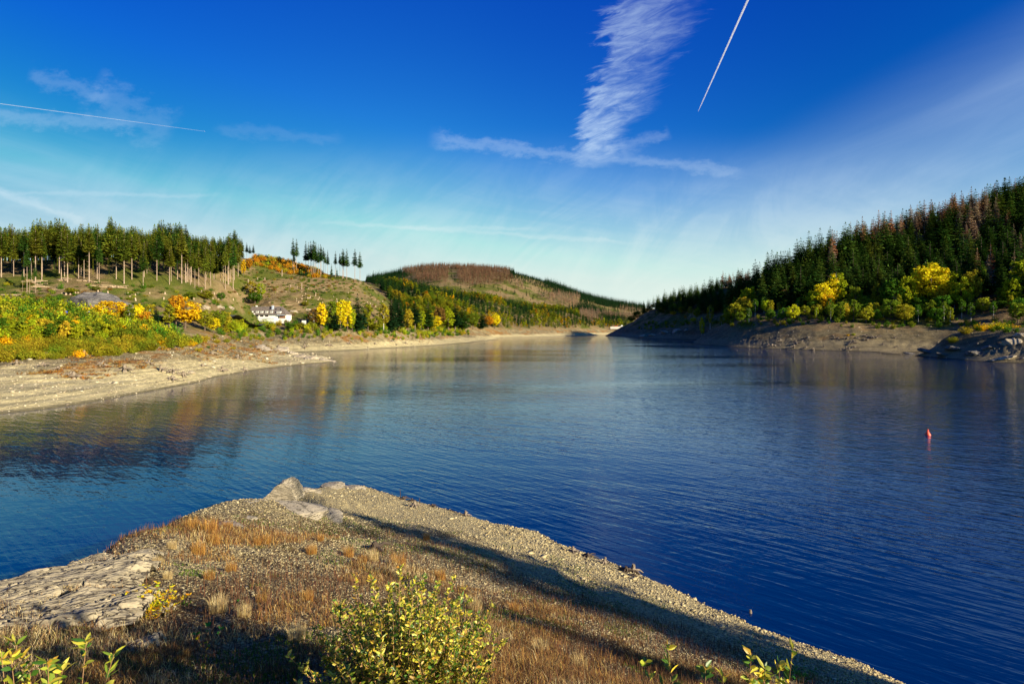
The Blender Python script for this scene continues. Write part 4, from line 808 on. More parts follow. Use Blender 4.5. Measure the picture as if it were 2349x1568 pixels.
# ------------------------------------------------------------------ right bank woods
rp = poisson(70000, 90, 660, 230, 1000, 6.8, rnd); rz_ = ground(hR, rp); U, V_ = proj(rp[:, 0], rp[:, 1], rz_)
tl = np.interp(U, [1400, 1440, 1480, 1560, 1620, 1640, 1700, 1800, 1900, 2000, 2150, 2349, 2600], [752, 745, 740, 740, 738, 743, 737, 733, 736, 742, 742, 738, 735])
m = (U > 1400) & (U < 2440) & (V_ < tl - 1) & (rz_ > 13)
cand = sorted([(y, x, z, u, v) for (x, y), z, u, v in zip(rp[m], rz_[m], U[m], V_[m])])
RLM = ['behind the sunlit bay', 'above the dark nose', 'above the leaning birch', 'above the tall pale birch', 'above the dark gap', 'above the green shore trees', 'above the largest yellow tree', 'above the orange-yellow crown', 'at the right picture edge']
single_s = dead_n = 0; rwood = []
for (y, x, z, u, v) in cand:
    nz = float(fbm(np.array([x]), np.array([y]), 60, 3, 91)[0]); near = y < 560; r_ = rnd.random()
    if near and v > np.interp(u, [1640, 1900, 2100, 2349], [716, 712, 716, 700]): continue       # the leaf-tree fringe is planted below
    if not near and v > 722: continue
    deadz = (1900 < u < 2260 and v < np.interp(u, [1900, 2260], [640, 590]) and nz > -.28) or (1655 < u < 1720 and v < 668 and y > 600) or (u > 2200 and r_ < .25)
    dead = deadz and r_ < .68
    H = rnd.choice((17, 21, 24, 26, 28, 31)) + rnd.uniform(-2, 2) if near else rnd.uniform(17, 26)
    if not near: H *= .85
    c = jit(C_DEADG if dead and rnd.random() < .4 else C_DEAD if dead else (C_SPR if r_ < .5 else (.07, .125, .018) if r_ < .85 else (.12, .16, .02)), .3)
    if dead and dead_n < 90:
        dead_n += 1; plant(SP_DEAD, rnd.randrange(3), 'dead_spruce', (x, y, z), H, c, ('big ' if H > 26 else '') + ('grey-brown' if c[0] < .2 else 'rusty') + ' dead spruce ' + ('on the crest ' if v < np.interp(u, [1800, 2349], [650, 540]) else 'on the slope ') + side(u, 1640, 2400, RLM), 'dead tree', 'dead spruces on the right hill', 1.0)
    elif not dead and single_s < 80 and rnd.random() < .6:
        single_s += 1; plant(SP_FULL, rnd.randrange(4), 'spruce_tree', (x, y, z), H, c, ('tall ' if H > 25 else 'small ' if H < 20 else '') + ('olive green' if c[0] > .045 else 'dark green') + ' spruce ' + ('at the foot of the right hill ' if v > 680 else 'high on the right hill ' if v < 600 else 'halfway up the right hill ') + side(u, 1640, 2400, RLM), 'tree', 'spruces on the right hill', rnd.uniform(1.15, 1.5))
    else: rwood.append((x, y, z, H, (5.2 if not dead else 4.4) * H / 24, c, 'F' if not dead else 'X'))
stuff_forest('spruce_wood', rwood, 'dense spruce wood covering the upper slopes of the right hill and its headland', M_needleS, {'F': MED_F, 'X': MED_D})

# leaf trees along the right shore, read off the photograph
TR = [(1462, 748, 712, 26, 'R', C_GRN, 'dark tree at the tip of the right headland'), (1450, 752, 722, 22, 'R', C_GRN, 'lowest dark tree on the headland tip'), (1480, 746, 708, 26, 'R', C_GRN, 'dark tree second from the headland tip'),
 (1496, 740, 696, 22, 'B', C_GOLD, 'golden birch catching light on the far headland'), (1506, 744, 712, 18, 'B', C_LIME, 'bright lime birch on the far headland shore'), (1532, 732, 700, 18, 'R', C_BROWN, 'brown round tree above the sunlit bay'), (1547, 732, 694, 20, 'B', C_LIME, 'pale green birch above the sunlit bay'), (1566, 733, 700, 20, 'R', C_OCHRE, 'ochre round tree above the sunlit bay'),
 (1583, 736, 700, 16, 'B', C_OCHRE, 'slim ochre birch above the sunlit bay'), (1598, 738, 702, 18, 'R', C_OLIVE, 'olive tree behind the sunlit bay'), (1520, 750, 728, 16, 'R', C_GOLD, 'small golden tree low above the bay'), (1545, 748, 722, 18, 'R', C_GOLD, 'bright golden small tree in the middle of the bay'), (1572, 750, 722, 18, 'B', C_ORG, 'small orange birch low above the bay'), (1590, 750, 727, 16, 'R', C_YEL, 'small yellow tree at the right of the bay'), (1610, 748, 722, 16, 'B', C_YEL, 'yellow slim tree beside the dark nose'),
 (1629, 733, 692, 22, 'B', C_OCHRE, 'ochre birch with white stem by the big spruces of the bay'), (1650, 728, 668, 24, 'S', C_SPR, 'tall light green spruce behind the bay'), (1638, 728, 672, 22, 'S', C_SPR, 'tall green spruce left of its twin behind the bay'),
 (1717, 718, 652, 48, 'R', C_LIME, 'bright lime-yellow tree crown standing above the dark nose'), (1745, 728, 676, 36, 'B', C_MID, 'green birch with slender stems on the dark nose'), (1776, 722, 650, 34, 'R', C_LIME, 'lime-topped tree right of the slender birches'), (1700, 742, 690, 40, 'R', C_GRN, 'shaded green tree low on the dark nose'), (1672, 744, 700, 36, 'R', C_GRN, 'shaded tree at the left end of the dark nose'), (1730, 744, 702, 40, 'R', C_GRN, 'shaded green tree near the middle of the nose'), (1690, 728, 676, 34, 'B', C_MID, 'shaded birch at the back of the dark nose'),
 (1760, 742, 690, 40, 'R', C_MID, 'shaded round tree above the dark shore'), (1795, 738, 660, 40, 'B', C_BROWN, 'tall brownish birch on the nose'), (1812, 735, 676, 36, 'R', C_MID, 'green tree just left of the bright trees'), (1790, 742, 694, 34, 'B', C_OCHRE, 'leaning ochre birch over the dark bank'), (1830, 742, 696, 34, 'R', C_GRN, 'dark green tree right of the leaning birch'),
 (1868, 742, 660, 40, 'R', C_LIME, 'lime-green tree at the left of the bright group'), (1888, 738, 640, 46, 'R', C_YEL, 'bright yellow tree below the birch on the right bank'), (1920, 728, 618, 56, 'B', C_LIME, 'tall pale-leaved birch with white trunk above the bright yellow tree'), (1908, 730, 622, 40, 'R', C_YEL, 'yellow-topped tree behind the tall pale birch'), (1900, 742, 670, 40, 'R', C_GOLD, 'golden tree under the tall pale birch'),
 (1860, 746, 700, 30, 'R', C_GRN, 'dark tree at the foot of the lime-green one'), (1885, 748, 706, 34, 'R', C_MID, 'shaded green tree under the bright yellow tree'), (1935, 744, 696, 34, 'R', C_OLIVE, 'olive shaded tree right of the tall birch'), (1962, 738, 650, 40, 'R', C_MID, 'green-crowned tree in the dark gap'), (1990, 744, 692, 40, 'R', C_GRN, 'dark green tree in the shaded shore belt'), (1975, 745, 706, 30, 'R', C_BROWN, 'brown half-bare small tree in the shaded belt'), (2014, 736, 646, 36, 'R', C_OLIVE, 'olive crown showing in front of the dark wood'),
 (2050, 742, 632, 60, 'R', C_GRN, 'green tree left of the big yellow one'), (2080, 742, 622, 50, 'R', C_LIME, 'lime tree touching the big yellow one'), (2135, 738, 598, 96, 'R', C_YEL, 'largest bright yellow tree on the right bank'), (2128, 728, 588, 44, 'B', C_LIME, 'pale birch top poking out above the largest yellow tree'), (2175, 736, 610, 52, 'R', C_LIME, 'yellow-green tree right of the largest yellow one'), (2110, 744, 676, 50, 'R', C_GRN, 'dark green low tree under the largest yellow one'), (2155, 744, 690, 46, 'R', C_MID, 'shaded green tree right below the largest yellow one'),
 (2205, 742, 630, 50, 'R', C_LIME, 'green tree with light crown beyond the yellow group'), (2228, 738, 612, 52, 'R', C_OCHRE, 'orange-yellow crowned tree towards the right edge'), (2250, 728, 598, 26, 'B', C_MID, 'slim green birch rising beside the orange-yellow crown'), (2240, 746, 690, 46, 'R', C_GRN, 'dark tree under the orange-yellow crown'), (2290, 745, 684, 46, 'R', C_GRN, 'dark green shore tree near the right edge'), (2322, 742, 630, 46, 'R', C_LIME, 'lime-green tree near the right picture edge'), (2345, 734, 584, 60, 'R', C_LIME, 'tall yellow-green tree at the right picture edge'), (2340, 746, 680, 44, 'R', C_GRN, 'dark low tree at the right picture edge'),
 (2020, 746, 700, 44, 'R', C_GRN, 'dark green shore tree left of the green one'), (2070, 748, 706, 40, 'R', C_MID, 'low shaded tree at the foot of the lime tree'), (2190, 748, 706, 40, 'R', C_GRN, 'low dark tree between two light-crowned ones'), (1925, 750, 712, 30, 'R', C_GRN, 'low dark tree below the tall pale birch'), (1955, 750, 716, 30, 'R', C_MID, 'low tree at the edge of the grey beach')]
for i, (u, vb, vt, wp, k, c, lab) in enumerate(TR):
    kind, nm, cat, wn = KMAP[k]; y = np.interp(u, [1440, 1480, 1560, 1610, 1640, 1700, 1800, 1900, 2000, 2150, 2349], [830, 780, 640, 560, 470, 420, 390, 362, 348, 335, 305]) + (748 - vb) * 1.2
    if u < 1660 and k == 'S': y = 600
    x = (u - CU) / F * y; z = float(hR(np.array([x]), np.array([y]))[0]); H = (CAM_H - (vt - HV) / F * y) - z
    if H < 3: H = 6
    wide = (wp / F * y) / (wn * H / BASEH[id(kind)])
    plant(kind, i + 1, nm, (x, y, z), H, jit(c, .1), lab, cat, 'trees along the right shore', max(.5, min(wide, 2.0)))
fr = zone_points(4000, 90, 330, 290, 480, 6.5, [(1645, 746), (1660, 716), (1800, 706), (1950, 706), (2150, 712), (2360, 694), (2420, 742), (2150, 746), (2000, 745), (1800, 738)], hR, 13)
fr.sort(key=lambda q: q[1])
for i, (x, y, z, u, v) in enumerate(fr[:150]):
    r_ = rnd.random(); c = C_MID if r_ < .35 else C_OLIVE if r_ < .6 else C_GRN if r_ < .85 else C_LIME if r_ < .95 else C_OCHRE; k = rnd.choice('RRTB'); kind, nm, cat, wn = KMAP[k]; H = rnd.uniform(8, 15); c = [min(q * 1.35, .8) for q in jit(c, .25)]  # leaf colours lifted so the belt looks more sunlit
    plant(kind, rnd.randrange(4), nm, (x, y, z), H, c, cname(c) + (' birch' if k == 'B' else ' slim leaf tree' if k == 'T' else ' leaf tree') + (', a tall one,' if H > 13.5 else '') + ' in the shore belt ' + side(u, 1640, 2400, RLM), cat, 'leaf trees of the right shore belt', 1.15)
# low shrubs along the right tree line
rs = zone_points(20000, 90, 330, 200, 700, 2.6, [(1440, 756), (1500, 756), (1560, 750), (1640, 748), (1660, 752), (1800, 748), (1900, 752), (2040, 754), (2150, 752), (2250, 762), (2360, 762), (2400, 735), (2150, 734), (2000, 735), (1800, 726), (1650, 735), (1440, 740)], hR)
rest = []
for (x, y, z, u, v) in rs:
    if rnd.random() < .62: r_ = rnd.random(); H = rnd.uniform(1.5, 4.0); rest.append((x, y, z, H, 1.5 * H / 3.2, jit(C_GRN if r_ < .45 else C_MID if r_ < .75 else C_OLIVE if r_ < .93 else C_OCHRE, .25), 0))
stuff_forest('shrubbery', rest, 'low belt of shaded green shrubs along the tree line of the right bank', M_leafS, LOWB)
for i, (u, v, w_, c, lab) in enumerate(((2185, 748, 26, C_OLIVE, 'brownish shrub at the left end of the sunlit group on the right outcrop'), (2215, 756, 30, C_OCHRE, 'low ochre shrub spreading over the edge of the right outcrop'), (2250, 752, 34, C_GOLD, 'golden shrub in the middle of the right outcrop'), (2290, 752, 40, C_YEL, 'brightest yellow shrub on the right outcrop'), (2325, 756, 34, C_GOLD, 'golden shrub near the picture edge on the right outcrop'), (2305, 740, 34, C_MID, 'green shrub behind the golden ones on the right outcrop'), (2340, 738, 26, C_LIME, 'lime shrub by the right picture edge'),
      (1958, 755, 8, C_LIME, 'tiny bright green bush alone on the right beach'), (1945, 752, 5, C_GOLD, 'tiny golden bush alone on the right beach'))):
    y = 236 if i < 7 else 318; x = (u - CU) / F * y; z = float(hR(np.array([x]), np.array([y]))[0])
    plant(BUSH, i, 'shrub', (x, y, z), w_ * .55 / F * y + .6, jit(c, .1), lab, 'shrub', 'shrubs on the right outcrop' if i < 7 else 'bushes on the right beach', 1.2, single=True)

g = np.random.default_rng(45); N = 16000; aa = np.radians(g.uniform(14, 44, N)); rr = g.uniform(190, 620, N); x = np.sin(aa) * rr; y = np.cos(aa) * rr; z = hR(x, y); ok = (z > .05) & (z < 13); x, y, z = x[ok], y[ok], z[ok]; n = len(x)
V, Fq, tc = quick_stones(x, y, z, .10 * g.lognormal(0, .55, n) * (1 + (y - 200) / 500), np.array([(.42, .34, .24), (.30, .24, .17), (.17, .13, .10), (.50, .42, .30)])[g.integers(0, 4, n)] * g.uniform(.8, 1.1, (n, 1)), g)
tag(link(bpy.data.objects.new('rubble', np_mesh('rubble', V, Fq, m_, tint=tc))), 'grey brown stony rubble covering the right beach and headland', 'rubble', None, 'stuff')
# ------------------------------------------------------------------ rocks and wood on the banks
M_rock = None
def rock_mat(name, a, b, strata=3.0, rot=(0, .5, .3), sc=1.0, crack=.7):
    m, t, out = newmat(name); P = t.add('ShaderNodeTexCoord').outputs['Object']
    q = t.mapping(P, rot=rot, scale=(sc * .35, sc * .5, sc * strata)); n = t.noise(q, 2.2, 6, .68, .5); n2 = t.noise(P, 3.5 * sc, 5, .65)
    c = t.mix(t.sstep(n, .3, .7), a, b); c = t.mix(t.math('MULTIPLY', t.sstep(n2, .55, .75), .4), c, [v * .45 for v in a])
    ck = t.sstep(t.math('ABSOLUTE', t.math('SUBTRACT', t.noise(q, 3.6, 4, .6), .5)), .0, .030); c = t.mix(t.math('MULTIPLY', t.math('SUBTRACT', 1.0, ck), crack), c, [v * .12 for v in a])
    h = t.math('ADD', n, t.math('ADD', t.math('MULTIPLY', n2, .5), t.math('MULTIPLY', ck, .5)))
    principled(t, out, c, .9, .2, h, .9, .08 / sc); return m
M_rockF = rock_mat('pale_bedrock', (.44, .37, .25), (.28, .235, .16), 5.0, (.35, .25, .1), 1.0, .85)
M_rockL = rock_mat('left_bank_rock', (.52, .42, .27), (.25, .21, .16), 3, (0, .6, .3), .25, .5)
M_rockG = rock_mat('grey_rock', (.21, .19, .16), (.10, .092, .088), 2, (.3, .8, .2), .18, .3)
def rock(name, mat, loc, size, rot=(0, 0, 0), seed=0, sub=4, rough_=.22, flat=1.0, label=None, cat='rock', group=None, strat=.05):
    """weathered boulder: faceted icosphere cut by random planes and roughened, sunk into the ground"""
    import bmesh
    bm = bmesh.new(); bmesh.ops.create_icosphere(bm, subdivisions=sub, radius=1.0)
    V = np.array([v.co[:] for v in bm.verts]); r = np.random.default_rng(seed)
    for k in range(9):
        n = r.normal(0, 1, 3); n /= np.linalg.norm(n); d = r.uniform(.55, .85); over = np.maximum(V @ n - d, 0); V = V - over[:, None] * n * .92
    s_ = np.array(size); Q = V * s_; sc_ = max(size)
    f = fbm(Q[:, 0] * 3 / sc_ + seed, Q[:, 1] * 3 / sc_ + Q[:, 2] * 2.2 / sc_, 1.0, 5, seed) * rough_
    ph = (Q[:, 2] * 1.0 + Q[:, 1] * .45 + Q[:, 0] * .15) / (sc_ * .16); f = f + strat * (np.abs((ph + f * 2) % 1 - .5) * 2 - .5)
    V = V * (1 + f)[:, None]
    for v, c in zip(bm.verts, V * s_): v.co = c
    me = bpy.data.meshes.new(name); bm.to_mesh(me); bm.free(); me.materials.append(mat)
    me.polygons.foreach_set('use_smooth', [sub >= 5] * len(me.polygons))
    o = bpy.data.objects.new(name, me); o.location = loc; o.rotation_euler = rot; link(o); return tag(o, label, cat, group)

x, y, z = place(184, 716, d0=150, d1=300); rock('cliff', M_rockG, (x, y + 9, z - 1), (11, 9, 7.5), (0, .15, .1), 5, 4, label='smooth dark grey rock face beside the road on the left bank', cat='rock face', strat=.02)
for i, (u, v, w_, lab) in enumerate(((466, 706, 26, 'leftmost pale rock outcrop on the slope left of the house'), (500, 704, 26, 'middle pale outcrop between the golden trees and the house'), (528, 706, 18, 'pale outcrop nearest the left end of the house roof'), (672, 716, 22, 'pale crumbling rock just right of the house roof'), (706, 712, 20, 'pale outcrop on the slope well right of the house'), (845, 738, 14, 'small pale rock between trees right of the dark spruce'))):
    x, y, z = place(u, v, d0=200, d1=500); s = w_ / F * y * .5; rock('rock_outcrop', M_rockL, (x, y + s * .5, z - .3), (s, s * .8, s * .55), (.2, 0, i), 30 + i, 4, .35, label=lab, cat='rock', group='pale outcrops on the left slope')
for i, (u, v, w_, h_, lab) in enumerate(((604, 803, 44, 15, 'dark-topped slanting slab at the root of the left spit'), (645, 806, 40, 15, 'long dark ridged rock along the back of the left spit'), (668, 812, 24, 10, 'low rock between the ridged slab and the pale blocks'), (690, 821, 34, 13, 'first pale blocky rock of the spit point'), (716, 824, 34, 12, 'second pale blocky rock of the spit point'), (742, 827, 30, 9, 'third pale flat rock before the spit tip'), (760, 829, 22, 6, 'low pale rock forming the very tip of the left spit'),
      (590, 790, 10, 4, 'small grey boulder on the upper spit'), (452, 777, 12, 6, 'rounded grey boulder among bushes where the belt tapers'))):
    x, y, z = place(u, v - 1, d0=120, d1=300); k = y / F
    rock('spit_rock', M_rockL, (x, y + 1, z - .2), (w_ * k * .55, w_ * k * .5 if i > 2 else w_ * k * .8, h_ * k * .55), (.25, .12, .35), 50 + i, 4, .25, label=lab, cat='rock', group='rocks of the left spit', strat=.07)
for i, (u, v, w_, h_, lab) in enumerate(((1478, 775, 22, 7, 'left end of the layered rocks in the sunlit bay'), (1496, 775, 20, 8, 'layered rock in the middle of the sunlit bay'), (1525, 776, 26, 10, 'pale mound of rock at the waterline of the bay'), (1553, 777, 24, 10, 'second pale rock mound right of the first in the bay'), (1514, 764, 8, 3, 'small boulder high on the bay slope'), (1573, 757, 10, 5, 'dark boulder under the bay trees'))):
    y = np.interp(u, [1470, 1580], [640, 580]); x = (u - CU) / F * y; z = float(hR(np.array([x]), np.array([y]))[0]) if v > 760 else CAM_H - (v - HV) / F * y; k = y / F
    rock('bay_rock', M_rockL, (x, y, max(z, .3)), (w_ * k * .5, w_ * k * .4, h_ * k * .6), (0, .2, i), 70 + i, 4, .35, label=lab, cat='rock', group='rocks in the sunlit bay')
for i, (u, v, w_, h_, lab) in enumerate(((2100, 813, 40, 7, 'long low rock at the tip of the right outcrop'), (2130, 806, 44, 9, 'slanting grey slab above the tip of the right outcrop'), (2165, 815, 36, 9, 'grey rock at the waterline of the right outcrop'), (2190, 800, 40, 10, 'grey rock in the middle of the right outcrop'), (2235, 812, 44, 11, 'broad grey shore rock right of the outcrop middle'), (2275, 798, 34, 12, 'dark upright rock in the gully of the right outcrop'), (2325, 788, 40, 26, 'sunlit craggy cliff rock at the right picture edge'), (2345, 770, 30, 16, 'upper cliff block at the right picture edge'), (2310, 822, 60, 9, 'pale rubble mound at the waterline by the right edge'))):
    x, y, z = place(u, v, hR, 150, 400); k = y / F
    rock('shore_rock', M_rockL if i > 5 else M_rockG, (x, y + .5, z - .2), (w_ * k * .5, w_ * k * .45, h_ * k * .6), (.2, .15, i * .4), 90 + i, 5 if i > 5 else 4, .4, label=lab, cat='rock', group='rocks of the right outcrop', strat=.08)

M_drift = simple('driftwood', (.30, .24, .17), nscale=4, ncol=(.12, .09, .06)); M_wet = simple('wet_wood', (.06, .042, .028), .6)
def root_stump(seed, s=1.0, n=6):
    r = random.Random(seed); m = MB(); m.tube([(0, 0, -.2), (.05, 0, .35), (.12, .04, .8 * r.uniform(.7, 1.2))], [.34, .24, .16], 8)
    for k in range(n):
        a = 6.28 * k / n + r.uniform(-.4, .4); L = r.uniform(.7, 1.5); m.tube([(math.cos(a) * .1, math.sin(a) * .1, .25), (math.cos(a) * L * .5, math.sin(a) * L * .5, r.uniform(.15, .42)), (math.cos(a) * L, math.sin(a) * L, r.uniform(-.25, .2))], [.17, .10, .03], 5)
    return m.mesh('stump', M_drift)
RS = [root_stump(i) for i in range(4)]
lb = [(122, 806, ''), (175, 812, ''), (191, 817, ''), (107, 822, ''), (38, 838, ''), (133, 848, ''), (232, 838, ''), (240, 842, ''), (285, 852, ''), (163, 862, ''), (170, 868, ''), (100, 839, ''), (340, 835, ''), (395, 855, ''), (372, 852, ''), (500, 806, ''), (360, 800, ''), (487, 812, ''), (545, 822, ''), (420, 862, ''), (510, 852, ''), (465, 840, ''), (560, 850, ''), (395, 872, ''), (640, 800, ''), (755, 795, ''), (800, 789, ''), (860, 790, ''), (930, 788, ''), (900, 783, ''), (700, 797, '')]
for i, (u, v, _) in enumerate(lb):
    x, y, z = place(u, v); o = bpy.data.objects.new('root_stump', RS[i % 4]); s = rnd.uniform(.9, 1.7) * (1 if y < 220 else 1.4); o.location = (x, y, z); o.scale = (s, s, s); o.rotation_euler = (rnd.uniform(-.3, .3), rnd.uniform(-.3, .3), rnd.uniform(0, 6)); link(o)
    tag(o, ('root stump ' + ('near the waterline ' if v > np.interp(u, [0, 400, 700], [880, 850, 810]) else 'on the dry slope ') + 'of the left beach ' + side(u, 0, 950, ['at the left edge', 'below the bush belt', 'below the end of the bush belt', 'before the spit', 'at the second beach', 'far along the second beach'])), 'stump', 'root stumps on the left beach')
for i in range(34):
    u = rnd.uniform(1760, 2060); v = rnd.uniform(768, 801) + (u - 1760) * .012; x, y, z = place(u, v, hR, 200, 460); o = bpy.data.objects.new('root_stump', RS[i % 4]); s = rnd.uniform(.8, 1.8); o.location = (x, y, z); o.scale = (s * 1.4, s, s); o.rotation_euler = (rnd.uniform(-.3, .3), rnd.uniform(-.3, .3), rnd.uniform(0, 6)); link(o)
    tag(o, 'bleached root stump ' + ('near the water ' if v > 790 else 'halfway up ' if v > 778 else 'high up ') + 'on the terraced beach ' + side(u, 1760, 2060, ['at its shaded left end', 'left of the middle', 'in its sunlit middle', 'towards its right end']), 'stump', 'root stumps on the right beach')

# ------------------------------------------------------------------ the house above the reservoir
M_wall = simple('white_render', (.66, .64, .57), .8); M_roof = simple('slate_roof', (.17, .14, .115), .85, .15, 1.5, (.10, .082, .068), .6); M_dark = simple('window_glass', (.02, .022, .03), .15, .5); M_frame = simple('window_frame', (.75, .73, .68)); M_brown = simple('brown_shutter', (.20, .095, .05)); M_metal = simple('chimney_metal', (.38, .43, .50), .5, .5); M_deck = simple('terrace_edge', (.50, .52, .52))
S = .0185 * 330 / 330
hx, hy, hz = W((900 + 620 / 7.83) * .5735, (1180 + 855 / 7.83) * .5735, 330)
house = empty('country_house', (hx, hy, hz + .4)); tag(house, 'long white country house with grey hipped slate roof, five dormers and a terrace', 'house')
X = lambda x: (x - 620) * S
Z = lambda y: (855 - y) * S
def hbox(name, mat, x0, x1, y0, y1, ya, yb, parent=house):
    b = MB(); b.box(X(x0), X(x1), ya, yb, Z(y1), Z(y0)); return b.build(name, mat, parent)
YF = 2.4
hbox('terrace_wall', M_wall, 612, 1530, 768, 960, 0, YF - .02); hbox('terrace_deck', M_deck, 600, 1545, 746, 766, -.25, YF + .1)
b = MB()
for k in range(24): xx = X(606 + k * 40.6); b.box(xx - .02, xx + .02, -.2, -.16, Z(745), Z(712))
b.box(X(602), X(1543), -.21, -.15, Z(712), Z(709)); b.build('railing', M_frame, house)
hbox('wall', M_wall, 622, 1578, 600, 900, YF, YF + 8.5)
hbox('front_bay', M_wall, 618, 893, 588, 744, YF - .7, YF + .0)
hbox('side_annex', M_wall, 418, 619, 628, 750, YF + 1.2, YF + 7); hbox('annex_base', M_wall, 470, 612, 752, 900, YF + 1.4, YF + 6.8)
hbox('east_wing', M_wall, 1582, 1862, 628, 900, YF + .6, YF + 8.3)
sh = hbox('garage_shutter', M_brown, 1645, 1825, 655, 740, YF + .45, YF + .55); hbox('porch_roof', M_metal, 1590, 1830, 636, 652, YF - .9, YF + .56)
def hipped(x0, x1, rx0, rx1, ye, yr, y0, y1):
    b = MB(); a = Z(ye); r_ = Z(yr); ym = (y0 + y1) / 2
    v = [(X(x0), y0, a), (X(x1), y0, a), (X(x1), y1, a), (X(x0), y1, a), (X(rx0), ym, r_), (X(rx1), ym, r_), (X(x0), y0, a - .18), (X(x1), y0, a - .18), (X(x1), y1, a - .18), (X(x0), y1, a - .18)]
    b.add(v, [(0, 1, 5, 4), (1, 2, 5), (2, 3, 4, 5), (3, 0, 4), (6, 9, 8, 7), (0, 6, 7, 1), (1, 7, 8, 2), (2, 8, 9, 3), (3, 9, 6, 0)]); return b
roof = hipped(600, 1868, 700, 1650, 622, 362, YF - .75, YF + 9.2).build('roof', M_roof, house)
b = MB(); b.add([(X(430), YF + .8, Z(626)), (X(612), YF + .8, Z(620)), (X(612), YF + 7.4, Z(620)), (X(430), YF + 7.4, Z(626)), (X(690), YF + 4.2, Z(372))], [(0, 1, 4), (1, 2, 4), (2, 3, 4), (3, 0, 4), (0, 3, 2, 1)]); b.build('side_roof', M_roof, house)
# the slope at a given height, to seat dormers and skylights
def yroof(y): return YF - .75 + (622 - y) / (622 - 362) * 4.95
for cx, wd in ((757, 100), (948, 84), (1085, 80), (1240, 80), (1392, 80)):
    d = hbox('dormer', M_wall, cx - wd / 2, cx + wd / 2, 516, 580, yroof(585), yroof(500)); hbox('dormer_roof', M_roof, cx - wd / 2 - 10, cx + wd / 2 + 4, 508, 515.5, yroof(585) - .15, yroof(490), d)
    for s in (-1, 1): hbox('window', M_dark, cx + s * wd * .22 - wd * .12, cx + s * wd * .22 + wd * .12, 535, 570, yroof(585) - .03, yroof(585) + .03, d)
d = hbox('dormer', M_frame, 1572, 1700, 528, 592, yroof(596), yroof(520)); hbox('dormer_roof', M_metal, 1562, 1706, 522, 527.5, yroof(596) - .15, yroof(510), d)
for c_ in (1600, 1636, 1674): hbox('window', M_dark, c_ - 12, c_ + 12, 540, 580, yroof(596) - .03, yroof(596) + .03, d)
for cx, cy_ in ((1300, 445), (1490, 450), (1525, 560), (1645, 460)):
    b = MB(); y0, y1 = yroof(cy_ + 24), yroof(cy_ - 24); b.add([(X(cx - 18), y0 - .06, Z(cy_ + 24)), (X(cx + 18), y0 - .06, Z(cy_ + 24)), (X(cx + 10), y1 - .06, Z(cy_ - 24) + .06), (X(cx - 26), y1 - .06, Z(cy_ - 24) + .06)], [(0, 1, 2, 3)]); b.build('skylight', M_dark, house)
b = MB(); b.box(X(1358), X(1410), yroof(470), yroof(470) + 1.2, Z(480), Z(335)); b.build('chimney', M_metal, house)
b = MB(); b.box(X(812), X(858), YF + 3.6, YF + 4.4, Z(375), Z(335)); b.build('chimney', M_wall, house)
for x0, x1 in ((897, 992), (1042, 1148), (1198, 1303)):
    f = hbox('window', M_brown, x0, x1, 644, 697, YF - .05, YF - .005); hbox('pane', M_dark, x0 + 6, x1 - 6, 650, 692, YF - .08, YF - .055, f)
f = hbox('window', M_frame, 752, 826, 652, 742, YF - .76, YF - .705); hbox('pane', M_dark, 757, 788, 657, 740, YF - .79, YF - .765, f); hbox('pane', M_dark, 793, 812, 657, 740, YF - .79, YF - .765, f)
hbox('window', M_dark, 425, 462, 650, 708, YF + 1.14, YF + 1.19); hbox('door', M_dark, 1600, 1632, 660, 742, YF + .5, YF + .58)
for cx in (1345, 1390, 1412, 1478): hbox('wall_lamp', M_brown, cx - 4, cx + 4, 656, 668, YF - .06, YF - .005)
M_plant = leafmat('pot_plants', .6, .3)
for i, cx in enumerate((905, 945, 1060, 1100, 1190, 1225, 1265, 1350, 1385, 1440, 1470, 1515)):
    o = bpy.data.objects.new('potted_plant', BUSH[i % 4][0]); o.location = (hx + X(cx), hy + 1.0, hz + Z(746)); s = rnd.uniform(.15, .26); o.scale = (s, s, s); o.color = tuple(jit(C_GRN if i % 3 else C_LIME, .2)) + (1,); link(o)
    tag(o, 'dark leafy potted plant on the house terrace ' + ('below the left brown window', 'between the left windows', 'below the middle brown window', 'right of the middle window', 'left of the right brown window', 'below the right brown window', 'just right of the right window', 'beside the white wall middle', 'under the wall lamps', 'near the terrace end', 'second from the terrace end', 'at the right end of the terrace')[i], 'plant', 'potted plants on the terrace')
b = MB(); gx0, gy0, gz0 = W(697, 740, 326); b.box(-1.2, 1.2, 0, .3, -1, 1.3); o = b.build('garden_wall', M_wall); o.location = (gx0, gy0, gz0); tag(o, 'short white garden wall piece right of the house', 'wall')

